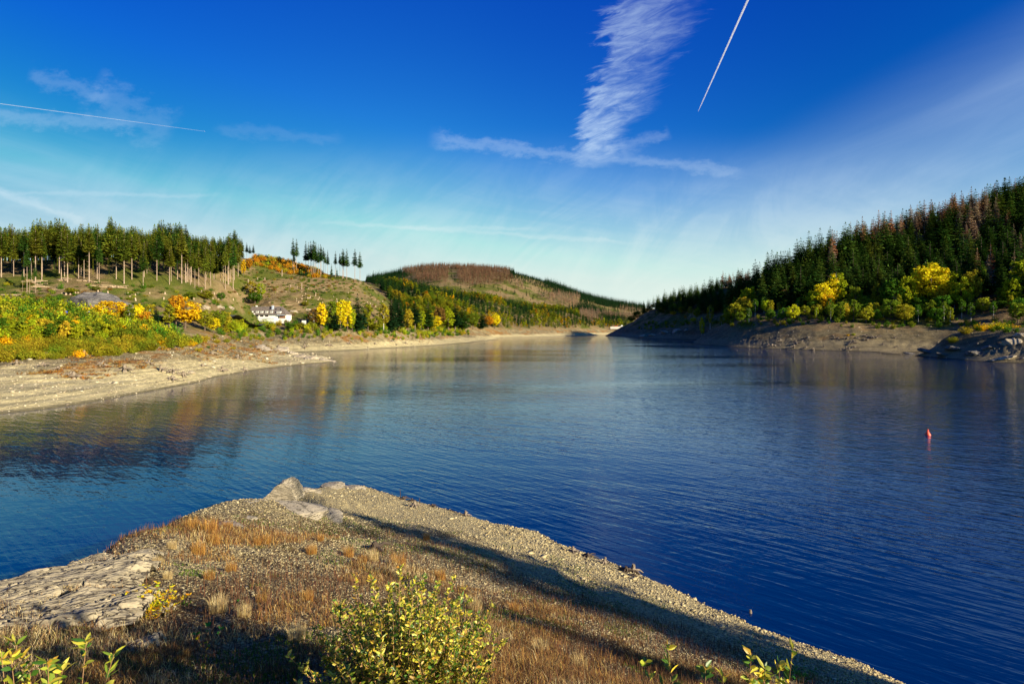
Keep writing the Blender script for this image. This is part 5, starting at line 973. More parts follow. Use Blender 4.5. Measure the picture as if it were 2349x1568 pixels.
# ------------------------------------------------------------------ the shore road, its barrier and signs
M_road = simple('asphalt', (.055, .055, .058), .9); M_net = simple('red_barrier_net', (.62, .085, .06), .7); M_pale = simple('concrete', (.55, .50, .42), .9); M_signw = simple('sign_white', (.78, .77, .74), .5); M_signb = simple('sign_blue', (.02, .06, .55), .5); M_signy = simple('sign_yellow', (.80, .52, .01), .5); M_pole = simple('galvanised', (.45, .46, .46), .4, .5)
rx = []
for u, d in ((-900, 150), (-400, 162), (50, 176), (200, 183), (350, 205), (480, 238), (545, 292), (600, 322)): rx.append(((u - CU) / F * d, d))
rp_ = dens([(a, b_, 0) for a, b_ in rx], .02); V = []; 
for i, (a, b_, _) in enumerate(rp_):
    j = min(i + 1, len(rp_) - 1); k = max(i - 1, 0); tx_, ty_ = rp_[j][0] - rp_[k][0], rp_[j][1] - rp_[k][1]; L = math.hypot(tx_, ty_); nx, ny = -ty_ / L, tx_ / L
    zc_ = float(hL(np.array([a, a + nx * 3, a - nx * 3]), np.array([b_, b_ + ny * 3, b_ - ny * 3])).max()) + .1; V += [(a + nx * 3, b_ + ny * 3, zc_), (a - nx * 3, b_ - ny * 3, zc_)]
rm = MB(); rm.add(V, [(2 * i, 2 * i + 1, 2 * i + 3, 2 * i + 2) for i in range(len(rp_) - 1)]); tag(rm.build('road', M_road), kind='structure')
for i, (u0, v0, u1, v1, lab) in enumerate(((5, 711, 39, 714, 'long red mesh barrier at the far left of the road'), (70, 715, 92, 717, 'left section of the second red road barrier'), (94, 717, 109, 720, 'right section of the second red road barrier'), (139, 722, 160, 725, 'small red barrier beside the blue sign'))):
    d = 168; a = W(u0, v0, d); b_ = W(u1, v1, d); e = empty('road_barrier', a); tag(e, lab, 'barrier', 'red barriers on the left road')
    dx_, dz_ = b_[0] - a[0], b_[2] - a[2]; n = max(2, int(dx_ / 1.3))
    m = MB(); m.add([(0, 0, -.45), (dx_, 0, dz_ - .45), (dx_, 0, dz_ + .5), (0, 0, .5), (0, .08, -.45), (dx_, .08, dz_ - .45), (dx_, .08, dz_ + .5), (0, .08, .5)], [(0, 1, 2, 3), (5, 4, 7, 6), (3, 2, 6, 7), (0, 4, 5, 1)]); m.build('net', M_net, e)
    m = MB(); m.add([(0, -.1, -.95), (dx_, -.1, dz_ - .95), (dx_, -.1, dz_ - .55), (0, -.1, -.55), (0, .2, -.95), (dx_, .2, dz_ - .95), (dx_, .2, dz_ - .55), (0, .2, -.55)], [(0, 1, 2, 3), (5, 4, 7, 6), (3, 2, 6, 7)]); m.build('kerb_rail', M_pale, e)
    for k in range(n + 1):
        q = MB(); xx = dx_ * k / n; q.box(xx - .05, xx + .05, -.06, -.005, dz_ * k / n - 3, dz_ * k / n + .7); q.build('post', M_net, e)
for u, v, kind, lab in ((94.5, 711, 'y', 'white and yellow road sign above the second red barrier'), (145.5, 720, 'w', 'small round white sign left of the blue one'), (152.5, 718.5, 'b', 'blue road sign with white lower plate'), (203, 719, 'ww', 'double white road sign beside the rock face')):
    x, y, z = W(u, v, 169); g = float(hL(np.array([x]), np.array([y]))[0]); e = empty('road_sign', (x, y, min(g, z - 2))); tag(e, lab, 'sign'); h = z - e.location[2]
    m = MB(); m.tube([(0, 0, -.3), (0, 0, h + .5)], .05, 6); m.build('pole', M_pole, e)
    def plate(mat, z0, z1, w_): q = MB(); q.box(-w_ / 2, w_ / 2, -.1, -.055, z0, z1); q.build('plate', mat, e)
    def disc(mat, zc, r_):
        q = MB(); q.add([(math.cos(a) * r_, yy, zc + math.sin(a) * r_) for yy in (-.1, -.055) for a in np.linspace(0, 2 * math.pi, 16, endpoint=False)], [tuple(range(16)), tuple(range(31, 15, -1))] + [(k, k + 16, (k + 1) % 16 + 16, (k + 1) % 16) for k in range(16)]); q.build('plate', mat, e)
    if kind == 'y': plate(M_signw, h, h + .6, .7); plate(M_signy, h - .45, h - .03, 1.2)
    elif kind == 'w': disc(M_signw, h, .42)
    elif kind == 'b': plate(M_signb, h, h + .7, .75); plate(M_signw, h - .8, h - .04, .65)
    else: disc(M_signw, h + .4, .42); plate(M_signw, h - .95, h - .1, .65)

# ------------------------------------------------------------------ buoy, far car park, contrails
M_buoy = simple('buoy_red', (.85, .09, .03), .45, .5)
bx, by, _ = Wz(2128, 997, 0); e = empty('buoy', (bx, by, -.03), R(20)); tag(e, 'small red-orange conical buoy floating on the dark water', 'buoy')
def lathe(prof, n=24):
    m = MB(); V = [(r_ * math.cos(2 * math.pi * k / n), r_ * math.sin(2 * math.pi * k / n), z_) for r_, z_ in prof for k in range(n)]
    m.add(V, [(i * n + k, i * n + (k + 1) % n, (i + 1) * n + (k + 1) % n, (i + 1) * n + k) for i in range(len(prof) - 1) for k in range(n)]); return m
lathe([(.0, -.45), (.28, -.35), (.43, .0), (.44, .06), (.37, .20), (.12, .62), (.07, .70)]).build('float', M_buoy, e, True)
lathe([(.065, .69), (.075, .73), (.15, .76), (.17, .82), (.12, .88), (.0, .90)]).build('top_knob', M_buoy, e, True); e.scale = (.75, .75, .75)
# vehicles parked by the far shore wall
M_carw = simple('white_paint', (.75, .75, .75), .35, .5); M_carr = simple('red_paint', (.5, .05, .03), .35, .5); M_card = simple('dark_paint', (.04, .045, .06), .35, .5); M_tyre = simple('tyre', (.02, .02, .02))
wx, wy, wz_ = W(1422, 749, 960); m = MB(); m.box(-16, 12, 0, .8, -3.8, 0); o = m.build('quay_wall', M_pale); o.location = (wx, wy, wz_); tag(o, 'long pale retaining wall by the far end of the lake', 'wall')
for i, (u, mt, lab) in enumerate(((1413, M_carr, 'tiny red car parked leftmost above the far retaining wall'), (1420, M_card, 'tiny dark car between red and white ones above the far wall'), (1427, M_carw, 'tiny white van above the far retaining wall'), (1433, M_carw, 'tiny white car parked rightmost above the far wall'))):
    x, y, z = W(u, 749, 965); e = empty('parked_car', (x, y, z)); tag(e, lab, 'car', 'cars above the far wall')
    hh = 1.0 if i == 2 else .0; q = MB(); q.add([(-2.2, -.9, .35), (2.2, -.9, .35), (2.2, -.9, .95), (1.2, -.85, 1.0), (.7, -.75, 1.55 + hh), (-1.5, -.75, 1.55 + hh), (-2.2, -.85, 1.0), (-2.2, .9, .35), (2.2, .9, .35), (2.2, .9, .95), (1.2, .85, 1.0), (.7, .75, 1.55 + hh), (-1.5, .75, 1.55 + hh), (-2.2, .85, 1.0)],
        [(0, 1, 2, 3, 4, 5, 6), (13, 12, 11, 10, 9, 8, 7), (1, 8, 9, 2), (2, 9, 10, 3), (3, 10, 11, 4), (4, 11, 12, 5), (5, 12, 13, 6), (6, 13, 7, 0), (0, 7, 8, 1)]); q.build('body', mt, e)
    q = MB(); q.box(-1.3, .6, -.86, -.80, 1.02, 1.42); q.build('side_window', M_dark, e)
    for sx in (-1.4, 1.4):
        q = MB(); q.tube([(sx, -.95, .33), (sx, -.7, .33)], .33, 10); q.build('wheel', M_tyre, e)
# aircraft trails at nine kilometres: long thin tubes of ice crystals
def trail_mat(name, amp, soft):
    m, t, out = newmat(name); P = t.add('ShaderNodeTexCoord').outputs['Object']; n = t.noise(t.mapping(P, scale=(.0016,) * 3), 3, 4, .6)
    d = t.add('ShaderNodeBsdfDiffuse'); t.set(d, 0, (.92, .93, .95)); tl = t.add('ShaderNodeBsdfTranslucent'); t.set(tl, 0, (.92, .93, .95)); a = t.add('ShaderNodeMixShader'); t.set(a, 0, .5); t.l.new(d.outputs[0], a.inputs[1]); t.l.new(tl.outputs[0], a.inputs[2])
    lw = t.add('ShaderNodeLayerWeight'); t.set(lw, 'Blend', .35); f = t.math('MULTIPLY', t.sstep(lw.outputs['Facing'], 1.0, soft), t.sstep(n, .1, .6, amp * .6, amp))
    tr = t.add('ShaderNodeBsdfTransparent'); ms = t.add('ShaderNodeMixShader'); t.set(ms, 0, f); t.l.new(tr.outputs[0], ms.inputs[1]); t.l.new(a.outputs[0], ms.inputs[2]); t.l.new(ms.outputs[0], out.inputs[0]); return m
def at_alt(u, v, H_): d = F * (H_ - CAM_H) / (HV - v); return ((u - CU) / F * d, d, H_)
M_tr1 = trail_mat('contrail_ice', .95, .2); M_tr2 = trail_mat('thin_contrail_ice', .26, .3)
p0 = np.array(at_alt(1601, 257, 9000)); p1 = np.array(at_alt(1721, -12, 9000))
m = MB(); m.tube([p0, p0 + (p1 - p0) * .12, p0 + (p1 - p0) * .5, p1], [3, 19, 26, 30], 12, False); tag(m.build('contrail', M_tr1, None, True), 'sharp bright white aircraft trail slanting down from the top edge right of the cloud plume', 'contrail')
q0 = np.array(at_alt(466, 301, 10000)); q1 = np.array(at_alt(0, 238, 10000)); m = MB(); m.tube([q0, q0 + (q1 - q0) * .2, q0 + (q1 - q0) * .6, q1 + (q1 - q0) * .15], [5, 8, 12, 15], 12, False)
tag(m.build('contrail', M_tr2, None, True), 'thin faint aircraft trail ending at a tiny plane on the left', 'contrail')
M_plane = simple('aircraft_skin', (.8, .8, .8), .4, .5); px_, py_, pz_ = at_alt(469, 301.6, 10000); e = empty('airliner', (px_, py_, pz_), math.atan2(q0[1] - q1[1], q0[0] - q1[0])); tag(e, 'tiny bright airliner at the head of the thin left trail', 'aircraft')
m = MB(); m.tube([(-30, 0, 0), (-24, 0, 0), (24, 0, 0), (32, 0, -1)], [.8, 3, 3, .6], 10); m.build('fuselage', M_plane, e)
m = MB(); m.add([(8, 0, -1), (-2, 0, -1), (-16, 30, 1), (-11, 30, 1), (-16, -30, 1), (-11, -30, 1), (0, 0, .4)], [(0, 6, 3), (6, 1, 2), (6, 2, 3), (0, 3, 2, 1), (0, 5, 6), (6, 4, 1), (6, 5, 4), (0, 1, 4, 5)]); m.build('wing', M_plane, e)
m = MB(); m.box(-30, -23, -.4, .4, 2, 11); m.build('tail_fin', M_plane, e)
# ------------------------------------------------------------------ rocks of the spit
def on_spit(u, v): return Gz(u, v)
def spit_rock(u, v, w_, h_, dz, seed, lab, rot=(0, 0, 0), deep=.8, rough_=.18, strat=.05, sub=5, up=.25, mat=None):
    x, y, z = on_spit(u, v); k = y / F
    return rock('rock', mat or M_rockF, (x, y + w_ * k * .2, z + dz), (w_ * k * .5, w_ * k * .5 * deep, h_ * k * .5), rot, seed, sub, rough_, label=lab, cat='rock', group='rocks of the near spit', strat=strat)
# the leaning prow of rock at the tip: a wedge that rises to the right and overhangs the water on the left
def prow():
    import bmesh
    x, y, z = on_spit(650, 1142); k = y / F
    prof = [(-40, -2), (-30, 10), (-16, 28), (-4, 44), (6, 50), (16, 54), (27, 48), (34, 36), (38, 20), (42, 6), (46, -4)]
    m = MB(); n = len(prof); lay = []; D = 9
    for j in range(D):
        f = j / (D - 1); s = 1 - .25 * abs(f - .4) - (.9 * max(0, f - .72)); off_ = (f - .35) * 70
        lay.append([(a * (1 - .35 * f) + off_ * .15, off_, max(b, -4) * s + rnd.uniform(-1, 1)) for a, b in prof])
    V = [(a * k, b * k, c * k * .95) for L in lay for a, b, c in L]; Fc = [(j * n + i, j * n + i + 1, (j + 1) * n + i + 1, (j + 1) * n + i) for j in range(D - 1) for i in range(n - 1)]
    Fc += [tuple(range(n))[::-1], tuple((D - 1) * n + i for i in range(n))]
    m.add(V, Fc); o = m.build('rock', M_rockF); o.location = (x, y - .2, z - .12)
    bm = bmesh.new(); bm.from_mesh(o.data); bmesh.ops.triangulate(bm, faces=bm.faces); bmesh.ops.subdivide_edges(bm, edges=bm.edges, cuts=3, use_grid_fill=True)
    A_ = np.array([v.co[:] for v in bm.verts]); f = fbm(A_[:, 0] * 1.0 + A_[:, 2] * .6, A_[:, 1] + A_[:, 2] * .7, .5, 4, 9) * .10 + fbm(A_[:, 0] * 2 + A_[:, 2] * 3, A_[:, 1] * .7, .35, 3, 19) * .05
    bm.normal_update()
    for v, q in zip(bm.verts, f): v.co += v.normal * float(q)
    bm.to_mesh(o.data); bm.free(); tag(o, 'tall leaning rock prow rising at the tip of the near spit', 'rock', 'rocks of the near spit')
prow()
spit_rock(762, 1118, 60, 26, -.05, 201, 'smooth pale flat-topped rock just right of the leaning prow', (0, .05, .2), 1.0, .12)
spit_rock(700, 1128, 66, 30, -.20, 202, 'low pale rock shelf between the prow and the flat-topped rock', (0, 0, .5), 1.2, .2)
spit_rock(805, 1122, 60, 18, -.15, 203, 'flat pale slab edging the water right of the flat-topped rock', (0, .1, -.2), 1.0, .15)
spit_rock(640, 1168, 190, 38, -.42, 204, 'broad pale bedrock sheet in front of the leaning prow', (.04, .06, -.25), 1.0, .14, .03)
spit_rock(575, 1150, 70, 34, -.25, 205, 'rounded bedrock hump left of the leaning prow', (0, 0, .4), 1.0, .18)
spit_rock(725, 1185, 110, 20, -.30, 206, 'flat bedrock slab low in the middle of the spit tip', (.05, 0, .1), 1.2, .15)
spit_rock(465, 1192, 190, 44, -.62, 207, 'long pale bedrock edge along the left rim of the spit', (0, -.12, .45), .7, .2)
spit_rock(395, 1195, 70, 30, -.35, 208, 'dark-edged rock on the left rim below the bedrock edge', (0, -.1, .5), .8, .2)
spit_rock(500, 1205, 120, 24, -.30, 209, 'worn bedrock patch behind the rust grass clump', (0, -.05, .3), 1.0, .15)
# layered slabs at the lower left
def slab(u, v, w_, d_, th, rz, seed, lab, tilt=(-.10, -.05)):
    """a tilted sheet of slate-like beds: fine grid, stepped along the dip and broken at the rim"""
    x, y, z = on_spit(u, v); n = 150; a = np.linspace(-1, 1, n); X_, Y_ = np.meshgrid(a, a); ang = np.arctan2(Y_, X_)
    edge_ = 1 + fbm(np.cos(ang) * 2, np.sin(ang) * 2, .8, 4, seed) * .42; q = (np.abs(X_) ** 3.2 + np.abs(Y_) ** 3.2) ** (1 / 3.2) / edge_
    XX, YY = X_ * w_ / 2, Y_ * d_ / 2
    s = YY + XX * .10 + fbm(XX, YY, 1.6, 3, seed + 1) * .12 ; bed = .12; ph = s / bed; fr = ph - np.floor(ph)
    zz_ = th * np.clip((1 - q) * 5, -1.2, 1) + .055 * (fr ** 1.6) * (1 + fbm(XX, YY, .5, 2, seed + 2)) + fbm(XX, YY, .9, 4, seed + 3) * .10 + fbm(XX * .25, YY * 2, .14, 3, seed + 4) * .022
    crk = np.abs(fbm(XX * .8, YY * 2.2, .55, 3, seed + 5)); zz_ -= .12 * np.clip(1 - crk / .04, 0, 1); crk2 = np.abs(fbm(XX * .5, YY * 5, .5, 3, seed + 6)); zz_ -= .05 * np.clip(1 - crk2 / .03, 0, 1)
    V = np.stack([XX, YY, zz_], -1).reshape(-1, 3); i = (np.arange(n - 1)[:, None] * n + np.arange(n - 1)[None]).ravel(); Q = np.stack([i, i + 1, i + n + 1, i + n], 1); Q = Q[q.ravel()[Q].min(1) < 1.25]
    o = bpy.data.objects.new('rock_slab', np_mesh('rock_slab', V, Q, M_slab)); o.location = (x, y, z); o.rotation_euler = (tilt[0], tilt[1], rz); link(o); return tag(o, lab, 'rock', 'layered slabs at the lower left')
M_slab, t, out = newmat('layered_slate'); P = t.add('ShaderNodeTexCoord').outputs['Object']; n_ = t.noise(t.mapping(P, rot=(0, 0, -.1), scale=(1.1, 9, 2)), 2.0, 6, .7, .6); n2_ = t.noise(P, 5, 5, .65); g_ = t.add('ShaderNodeNewGeometry').outputs['Pointiness']
c = t.mix(t.sstep(n_, .3, .68), (.21, .175, .11), (.44, .37, .235)); c = t.mix(t.math('MULTIPLY', t.sstep(n2_, .56, .72), .5), c, (.13, .11, .075)); c = t.mix(t.sstep(g_, .50, .44), c, (.03, .024, .018)); ck_ = t.math('ABSOLUTE', t.math('SUBTRACT', t.noise(t.rs(P, -.1, (.55, 6, 2)), 1.8, 4, .6, .4), .5)); c = t.mix(t.sstep(ck_, .035, .008), c, (.035, .027, .02)); principled(t, out, c, .9, .2, t.math('ADD', n_, t.math('MULTIPLY', n2_, .4)), .9, .035)
slab(262, 1290, 1.9, 1.3, .10, .25, 401, 'small layered slab highest of the three at the left rim')
slab(140, 1345, 3.1, 1.7, .14, .32, 402, 'big cracked layered slab in the middle of the lower left rocks')
slab(118, 1420, 3.0, 1.6, .12, .22, 403, 'finely ridged layered slab nearest the camera at the lower left')
slab(20, 1392, 1.6, .9, .10, .35, 404, 'narrow layered slab at the left picture edge')
slab(330, 1405, .9, .5, .06, .1, 405, 'small flat stone slab beside the yellow willow clump')
slab(335, 1490, .55, .4, .10, 1.0, 406, 'pale stone lying in the shade at the lower left')

# ------------------------------------------------------------------ loose stones
def tinted(name, rough=.95):
    m, t, out = newmat(name); a = t.add('ShaderNodeVertexColor'); a.layer_name = 'tint'; principled(t, out, a.outputs[0], rough, .15); return m
M_stone = tinted('loose_stones')
N = 270000
g = np.random.default_rng(3)
rr = 3.2 * (46 / 3.2) ** g.uniform(0, 1, N) ** .92; aa = np.radians(g.uniform(-50, 50, N)); sx, sy = np.sin(aa) * rr, np.cos(aa) * rr; sz = hF(sx, sy)
u_, v_ = proj(sx, sy, sz); veg = fbm(sx, sy, 5, 4, 71) + np.clip((sz - 5) / 5, -.6, .5); m = (sz > -.05) & (u_ > -60) & (u_ < 2420) & ((veg < .22) | (g.random(N) < .38))
sx, sy, sz = sx[m], sy[m], sz[m]; rr = rr[m]; n = len(sx)
sz_low = np.clip((3.0 - sz) / 2.5, 0, 1) * (sx > -2)
size = (.006 + .00095 * rr ** .9) * g.lognormal(0, .38, n) * (1 + 1.1 * sz_low * g.random(n) ** 2); size = np.minimum(size, .16)
base = np.array([(1, 0, 0), (0, 1, 0), (-1, 0, 0), (0, -1, 0), (0, 0, 1), (0, 0, -1)], float)
B = base[None] + g.normal(0, .28, (n, 6, 3)); B *= (size[:, None] * np.stack([g.uniform(.8, 1.7, n), g.uniform(.6, 1.2, n), g.uniform(.25, .7, n)], 1))[:, None]
th = g.uniform(0, 6.28, n); tl = g.normal(0, .35, n); c_, s_ = np.cos(th), np.sin(th); ct, st_ = np.cos(tl), np.sin(tl)
Y1 = B[..., 1] * ct[:, None] - B[..., 2] * st_[:, None]; Z1 = B[..., 1] * st_[:, None] + B[..., 2] * ct[:, None]; X1 = B[..., 0]
V = np.stack([X1 * c_[:, None] - Y1 * s_[:, None] + sx[:, None], X1 * s_[:, None] + Y1 * c_[:, None] + sy[:, None], Z1 + sz[:, None] + size[:, None] * .2], -1).reshape(-1, 3)
T8 = np.array([(0, 1, 4), (1, 2, 4), (2, 3, 4), (3, 0, 4), (1, 0, 5), (2, 1, 5), (3, 2, 5), (0, 3, 5)]); Fq = (T8[None] + (np.arange(n) * 6)[:, None, None]).reshape(-1, 3)
pal = np.array([(.56, .46, .24), (.48, .39, .20), (.37, .295, .15), (.62, .52, .29), (.25, .20, .11), (.45, .345, .17)]); col = pal[g.integers(0, 6, n)] * g.uniform(.6, 1.0, (n, 1)); col = col * (1 - .25 * np.clip((sz - 4) / 4, 0, 1))[:, None]
tag(link(bpy.data.objects.new('gravel', np_mesh('gravel', V, Fq, M_stone, tint=np.repeat(col, 6, 0)))), 'loose angular gravel and stones strewn over the near spit', 'gravel', None, 'stuff')

# ------------------------------------------------------------------ dry grass and dead stalks
M_grass = leafmat('dry_grass', .55, .25, True)
def blades(x, y, z, h, w_, lean, col, name, lab, g):
    n = len(x); a = g.uniform(0, 6.28, n); dx_, dy_ = np.cos(a), np.sin(a); b = g.uniform(0, 6.28, n); lx, ly = np.cos(b) * lean, np.sin(b) * lean
    P0 = np.stack([x - dx_ * w_, y - dy_ * w_, z - .02], 1); P1 = np.stack([x + dx_ * w_, y + dy_ * w_, z - .02], 1)
    P2 = np.stack([x + lx * .35 * h + dx_ * w_ * .7, y + ly * .35 * h + dy_ * w_ * .7, z + h * .58], 1); P3 = np.stack([x + lx * h, y + ly * h, z + h * np.sqrt(np.clip(1 - lean ** 2 * .6, .2, 1))], 1)
    W2 = np.stack([dx_ * w_ * .8, dy_ * w_ * .8, 0 * dx_], 1); P2 = P2 - W2 * .9
    V = np.stack([P0, P1, P2 - W2, P2 + W2, P3], 1).reshape(-1, 3); i = np.arange(n) * 5; Fq = np.concatenate([np.stack([i, i + 1, i + 3], 1), np.stack([i, i + 3, i + 2], 1), np.stack([i + 2, i + 3, i + 4], 1)])
    me = np_mesh(name, V, Fq, M_grass, tint=np.repeat(col, 5, 0))
    return me if lab is None else tag(link(bpy.data.objects.new(name, me)), lab, 'grass', None, 'stuff')
def scatter(N, seed, rmax=30, pw=1.0, a0=-50, a1=46):
    g = np.random.default_rng(seed); rr = 2.6 * (rmax / 2.6) ** (g.uniform(0, 1, N) ** pw); aa = np.radians(g.uniform(a0, a1, N)); x, y = np.sin(aa) * rr, np.cos(aa) * rr; z = hF(x, y); u, v = proj(x, y, z); return g, x, y, z, u, v, rr
RUST = np.array([(.40, .20, .05), (.50, .30, .08), (.32, .15, .04), (.55, .38, .14), (.22, .11, .04)]); STRAW = np.array([(.62, .47, .22), (.55, .38, .15), (.70, .56, .30), (.42, .30, .12)]); DEADS = np.array([(.10, .055, .030), (.16, .085, .04), (.07, .045, .03), (.22, .10, .05)])
g, x, y, z, u, v, r_ = scatter(1000000, 31, 26)
cl_ = fbm(x, y, 2.6, 4, 81) ; zone = np.clip((v - 1300) / 130, -.5, 1) * .42 + np.clip((z - 5) / 4, -.5, .5) * .45 - np.clip((u - 1500) / 700, 0, 1) * .15 + np.clip((900 - u) / 500, 0, 1) * .22 * (v > 1200)
keep = (z > 2.6) & (g.random(len(x)) < np.clip((cl_ * 1.9 + zone - .22) * 2.2, 0.0, .85) * np.clip(r_ / 11, .45, 1)) & (v > 1180)
x, y, z, r_, cl_ = x[keep], y[keep], z[keep], r_[keep], cl_[keep]; n = len(x); k = g.random(n); hue = fbm(x, y, 1.7, 3, 83)
col = np.where((hue > .22)[:, None], STRAW[g.integers(0, 4, n)], RUST[g.integers(0, 5, n)]); col = np.where((k < .12)[:, None], STRAW[g.integers(0, 4, n)], col); col = np.where((g.random(n) < .38)[:, None], DEADS[g.integers(0, 4, n)] * 1.2, col)
blades(x, y, z, g.uniform(.03, .17, n) * (1 + (cl_ > .25) * .6) * (1 + .8 * (g.random(n) < .06)), .0009 + r_ * .00021, g.uniform(.15, 1.2, n), col, 'dry_grass', 'rust and straw coloured dry grass growing over the near spit', g)
g, x, y, z, u, v, r_ = scatter(150000, 37, 28)
cl_ = fbm(x, y, 3.0, 4, 85); keep = (z > 2.4) & (v > 1190) & (g.random(len(x)) < np.clip((cl_ + .15 + np.clip((u - 900) / 1500, 0, .3) + .35 * (np.abs(v - np.interp(u, [700, 1000, 1200, 1600, 1900, 2100], [1200, 1265, 1340, 1465, 1540, 1590])) < 45)) * 1.6, 0.02, 1)) & (v < 1620)
keep &= g.random(len(x)) < np.clip(r_ / 12, .3, 1)
x, y, z, r_ = x[keep], y[keep], z[keep], r_[keep]; n = len(x)
blades(x, y, z, g.uniform(.05, .30, n), .0013 + r_ * .00022, g.uniform(0, .45, n), DEADS[g.integers(0, 4, n)], 'dead_stalks', 'thin dark dead stalks standing among the dry grass', g)
g, x, y, z, u, v, r_ = scatter(260000, 41, 34)
band = np.interp(u, [700, 1000, 1200, 1600, 1900, 2100], [1180, 1235, 1310, 1440, 1520, 1568]); cl_ = fbm(x, y, 1.6, 4, 87); keep = (z > .9) & (((np.abs(v - band) < 42) & (cl_ > -.04)) | (cl_ > .27)) & (v > 1175)
x, y, z, r_ = x[keep], y[keep], z[keep], r_[keep]; n = len(x)
blades(x, y, z, g.uniform(.02, .08, n), .003 + r_ * .0003, g.uniform(.2, 1, n), np.array([(.09, .17, .015), (.16, .20, .02), (.05, .11, .012)])[g.integers(0, 3, n)], 'green_herbs', 'short green herbs and moss in patches along the ridge of the spit', g)
# single clumps
def tuft(seed, cols, n=520, h=.32, sp=.16):
    g = np.random.default_rng(seed); a = g.uniform(0, 6.28, n); q = sp * np.sqrt(g.random(n)); x, y = np.cos(a) * q, np.sin(a) * q; hh = h * g.uniform(.2, 1.15, n); a = a + g.normal(0, 1.1, n)
    dx_, dy_ = np.cos(a + 1.57), np.sin(a + 1.57); w_ = .0022; ln = g.uniform(.05, .75, n)
    P0 = np.stack([x - dx_ * w_, y - dy_ * w_, x * 0 - .05], 1); P1 = np.stack([x + dx_ * w_, y + dy_ * w_, x * 0 - .05], 1); P2 = np.stack([x + np.cos(a) * ln * hh * .35 + dx_ * w_ * .8, y + np.sin(a) * ln * hh * .35 + dy_ * w_ * .8, hh * .6], 1); P3 = np.stack([x + np.cos(a) * ln * hh, y + np.sin(a) * ln * hh, hh * (1 - .25 * ln)], 1)
    W2 = np.stack([dx_ * w_ * .8, dy_ * w_ * .8, 0 * dx_], 1); P2 = P2 - W2
    V = np.stack([P0, P1, P2 - W2, P2 + W2, P3], 1).reshape(-1, 3); i = np.arange(n) * 5; Fq = np.concatenate([np.stack([i, i + 1, i + 3], 1), np.stack([i, i + 3, i + 2], 1), np.stack([i + 2, i + 3, i + 4], 1)]); return np_mesh('grass_tuft', V, Fq, M_grass, tint=np.repeat(cols[g.integers(0, len(cols), n)], 5, 0))
TF = [tuft(i, RUST[:3] * 1.15) for i in range(3)] + [tuft(3 + i, STRAW) for i in range(2)]
tl_ = [(455, 1268, 34, 0, 'big rust-orange clump in the middle of the left ridge'), (440, 1215, 34, 1, 'rust clump at the back of the orange patch'), (480, 1222, 40, 0, 'broad rust clump right of the orange patch'), (522, 1215, 24, 2, 'separate rust clump near the bedrock hump'), (490, 1248, 30, 1, 'rust clump in front of the orange patch'), (590, 1248, 20, 2, 'small rust tuft on open gravel left of centre'), (612, 1248, 22, 0, 'rust tuft beside another on open gravel'), (395, 1262, 22, 3, 'straw tuft at the left of the orange patch'), (230, 1248, 26, 1, 'rust tuft on the left rim against the water'), (215, 1262, 26, 0, 'rust tuft on the left rim below the first'),
  (735, 1170, 10, 0, 'tiny rust tuft on the bedrock of the tip'), (715, 1270, 26, 1, 'upright rust tuft left of the dark shadow band'), (735, 1240, 18, 0, 'small rust tuft near the shadow band'), (800, 1275, 26, 2, 'rust clump standing in the shadow band'), (832, 1290, 22, 1, 'short rust clump below the shadow band'), (915, 1300, 36, 2, 'tall brown tuft beside the dark stump'), (855, 1285, 30, 3, 'pale spiky tuft left of the dark stump'), (978, 1238, 18, 0, 'lone rust tuft on the sunny right slope'), (1010, 1330, 26, 2, 'brown tuft in the shade right of the stump'), (530, 1310, 28, 0, 'rust clump on gravel in the left centre'), (1180, 1405, 26, 2, 'dark tuft low in the shadow band'),
  (500, 1405, 44, 4, 'pale straw clump below the centre-left gravel'), (560, 1420, 34, 3, 'straw tuft in front of the brown grass'), (680, 1470, 44, 4, 'bent straw clump left of the willow bush'), (705, 1380, 30, 0, 'golden rust tuft above the willow bush'), (360, 1300, 24, 3, 'straw tuft next to the small layered slab'), (1090, 1400, 34, 4, 'straw tuft right behind the willow bush'), (600, 1380, 26, 1, 'rust tuft in the middle of the brown grass'), (480, 1330, 26, 1, 'rust tuft between slabs and gravel'), (385, 1330, 22, 4, 'pale tuft right of the layered slabs'), (420, 1520, 30, 2, 'brown tuft in the lower left shade'), (1240, 1500, 40, 4, 'straw clump at the lower middle right of the bush'), (1330, 1535, 40, 3, 'straw clump at the bottom edge right of the bush')]
for i, (u, v, hpx, k, lab) in enumerate(tl_):
    x, y, z = on_spit(u, v); o = bpy.data.objects.new('grass_tuft', TF[k]); s = hpx / F * y / .34; o.location = (x, y, z - .01); o.scale = (s * .9, s * .9, s); o.rotation_euler = (0, 0, rnd.uniform(0, 6)); link(o); tag(o, lab, 'grass tuft', 'grass tufts on the spit')

